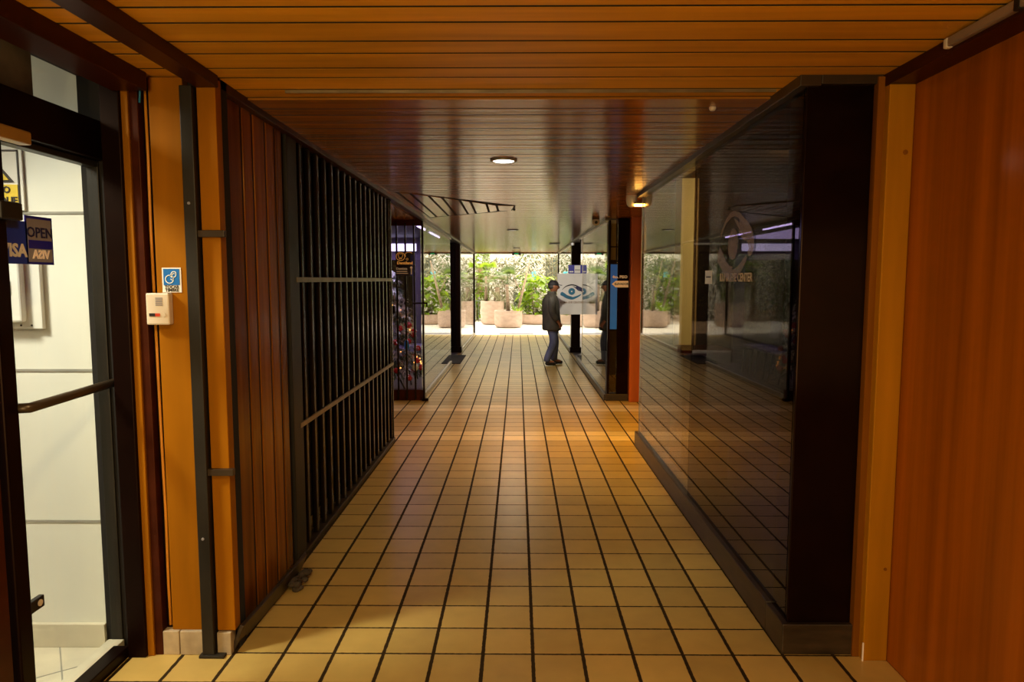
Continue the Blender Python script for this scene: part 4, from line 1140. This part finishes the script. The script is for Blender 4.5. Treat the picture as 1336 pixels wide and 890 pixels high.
for i in range(11):
    k_ = ('leafp', 'leaf', 'leafp', 'leafb', 'leafp', 'leaf', 'leafp', 'leafp', 'leaf', 'leafp', 'leafd')[i]
    nm_ = {'leafp': 'pale', 'leaf': 'mid green', 'leafb': 'bright green', 'leafd': 'dark green'}[k_]
    bushes.append((-4.6 + 1.0*i, 26.8 + .25*(i % 2), 0, .62, (2.75, 2.45, 2.65)[i % 3], k_, nm_ + ' leafy bush ' + where[i] + ' of the courtyard' * ('row' in where[i])))
for (x, y, z, rx, rz, m, lab) in bushes:
    bush(x, y, z, rx*.85, rz, 1300, .17, M_[m], lab)
tag(MB().box(.50, .68, 25.4, 25.41, 1.62, 1.9).build('hanging_card', mat('light_cyan_card', (.12,.55,.70), .5)), 'small light blue card hanging among the courtyard leaves', 'card')

# ------------------------------------------------------------------ remaining shell
struct(box('wall_back', 'shopwall', (-1.8, 1.7, -3.3, -3.2, 0, 2.6)))
struct(box('wall_shell_right', 'ceil_dark', (4.3, 4.4, 2.8, 20.4, 0, 2.7)))
struct(box('wall_shell_left', 'ceil_dark', (-4.2, -4.1, 2.95, 9.0, 0, 2.7)))

# ------------------------------------------------------------------ light
def area(name, loc, rot, sx, sy, power, col, spread=180):
    l = bpy.data.lights.new(name, 'AREA'); l.shape = 'RECTANGLE'; l.size = sx; l.size_y = sy; l.energy = power; l.color = col
    l.spread = radians(spread)
    o = bpy.data.objects.new(name, l); COL.objects.link(o); o.location = loc; o.rotation_euler = [radians(a) for a in rot]
    return o
def spot(name, loc, rot, power, col, ang, size=.06, blend=.6):
    l = bpy.data.lights.new(name, 'SPOT'); l.energy = power; l.color = col; l.spot_size = radians(ang); l.spot_blend = blend; l.shadow_soft_size = size
    o = bpy.data.objects.new(name, l); COL.objects.link(o); o.location = loc; o.rotation_euler = [radians(a) for a in rot]
    return o
WARM = (1, .74, .36)
area('entrance_light', (-.75, -2.6, 1.25), (90, 0, -4), 1.6, 1.9, 112, WARM)
area('hall_downlight', (-.55, 1.25, 2.33), (0, 0, 0), .25, .25, 26, (1, .72, .34))
spot('downlight_beam', (-.098, 4.67, 2.37), (0, 0, 0), 16, (1, .90, .72), 150)
spot('mid_corridor_fill', (-.087, 11.08, 2.37), (0, 0, 0), 85, (1, .90, .72), 160)  # added fill for the sign and person; the downlight here is unlit
spot('sign_fill', (.55, 11.2, 2.37), (63, 0, -12.5), 120, (1, .93, .80), 40, .05, .5)  # added light aimed at the eye centre sign, no fitting at this point
spot('downlight_beam_far', (-.04, 17.38, 2.37), (0, 0, 0), 30, (1, .90, .72), 160)
area('far_shop_fill', (2.6, 12.5, 2.38), (0, 0, 0), 1.2, 3, 6, (1, .9, .7))  # added fill to lift the far corridor; the shop has no fitting
area('white_room_panel', (-2.62, 2.0, 2.6), (0, -34, 0), .30, .30, 34, (1, .92, .74), 105)
area('white_room_light', (-3.2, .9, 2.66), (0, 0, 0), 2.0, 2.6, 24, (1, .95, .82))
spot('amber_beam', (1.10, 6.66, 2.28), (14, 6, 0), 230, (1, .50, .06), 140, .05, .9)
area('dental_light', (-2.6, 11.4, 2.36), (0, 0, 0), 1.6, 3.0, 32, (.66, .48, 1))
area('tree_fill', (-1.9, 9.35, 2.30), (15, 0, 0), .5, .2, 18, (.80, .66, 1))  # added fill so the christmas tree shows up, not a real fitting
area('column_fill', (1.75, 4.3, 2.36), (35, 0, 0), .3, .3, 34, (1, .85, .5))  # added fill to brighten the beige column; no lamp stands in the shop

wd = bpy.data.worlds.new('daylight'); S.world = wd; wd.use_nodes = True
bg = wd.node_tree.nodes['Background']
bg.inputs['Color'].default_value = (1.0, .91, .75, 1); bg.inputs['Strength'].default_value = 6.0
sn = bpy.data.lights.new('sun', 'SUN'); sn.energy = 4; sn.color = (1, .93, .78); sn.angle = radians(3)
so = bpy.data.objects.new('sun', sn); COL.objects.link(so); so.rotation_euler = (radians(-28), radians(14), 0)

# ------------------------------------------------------------------ view
vs_ = S.view_settings
vs_.view_transform = 'Standard'; vs_.look = 'None'; vs_.gamma = 1; vs_.use_curve_mapping = False; vs_.exposure = 0
cy = S.cycles
cy.max_bounces = 10; cy.diffuse_bounces = 5; cy.glossy_bounces = 6; cy.transparent_max_bounces = 24; cy.transmission_bounces = 6
cy.use_denoising = True
cy.sample_clamp_indirect = 6; cy.caustics_reflective = False; cy.caustics_refractive = False
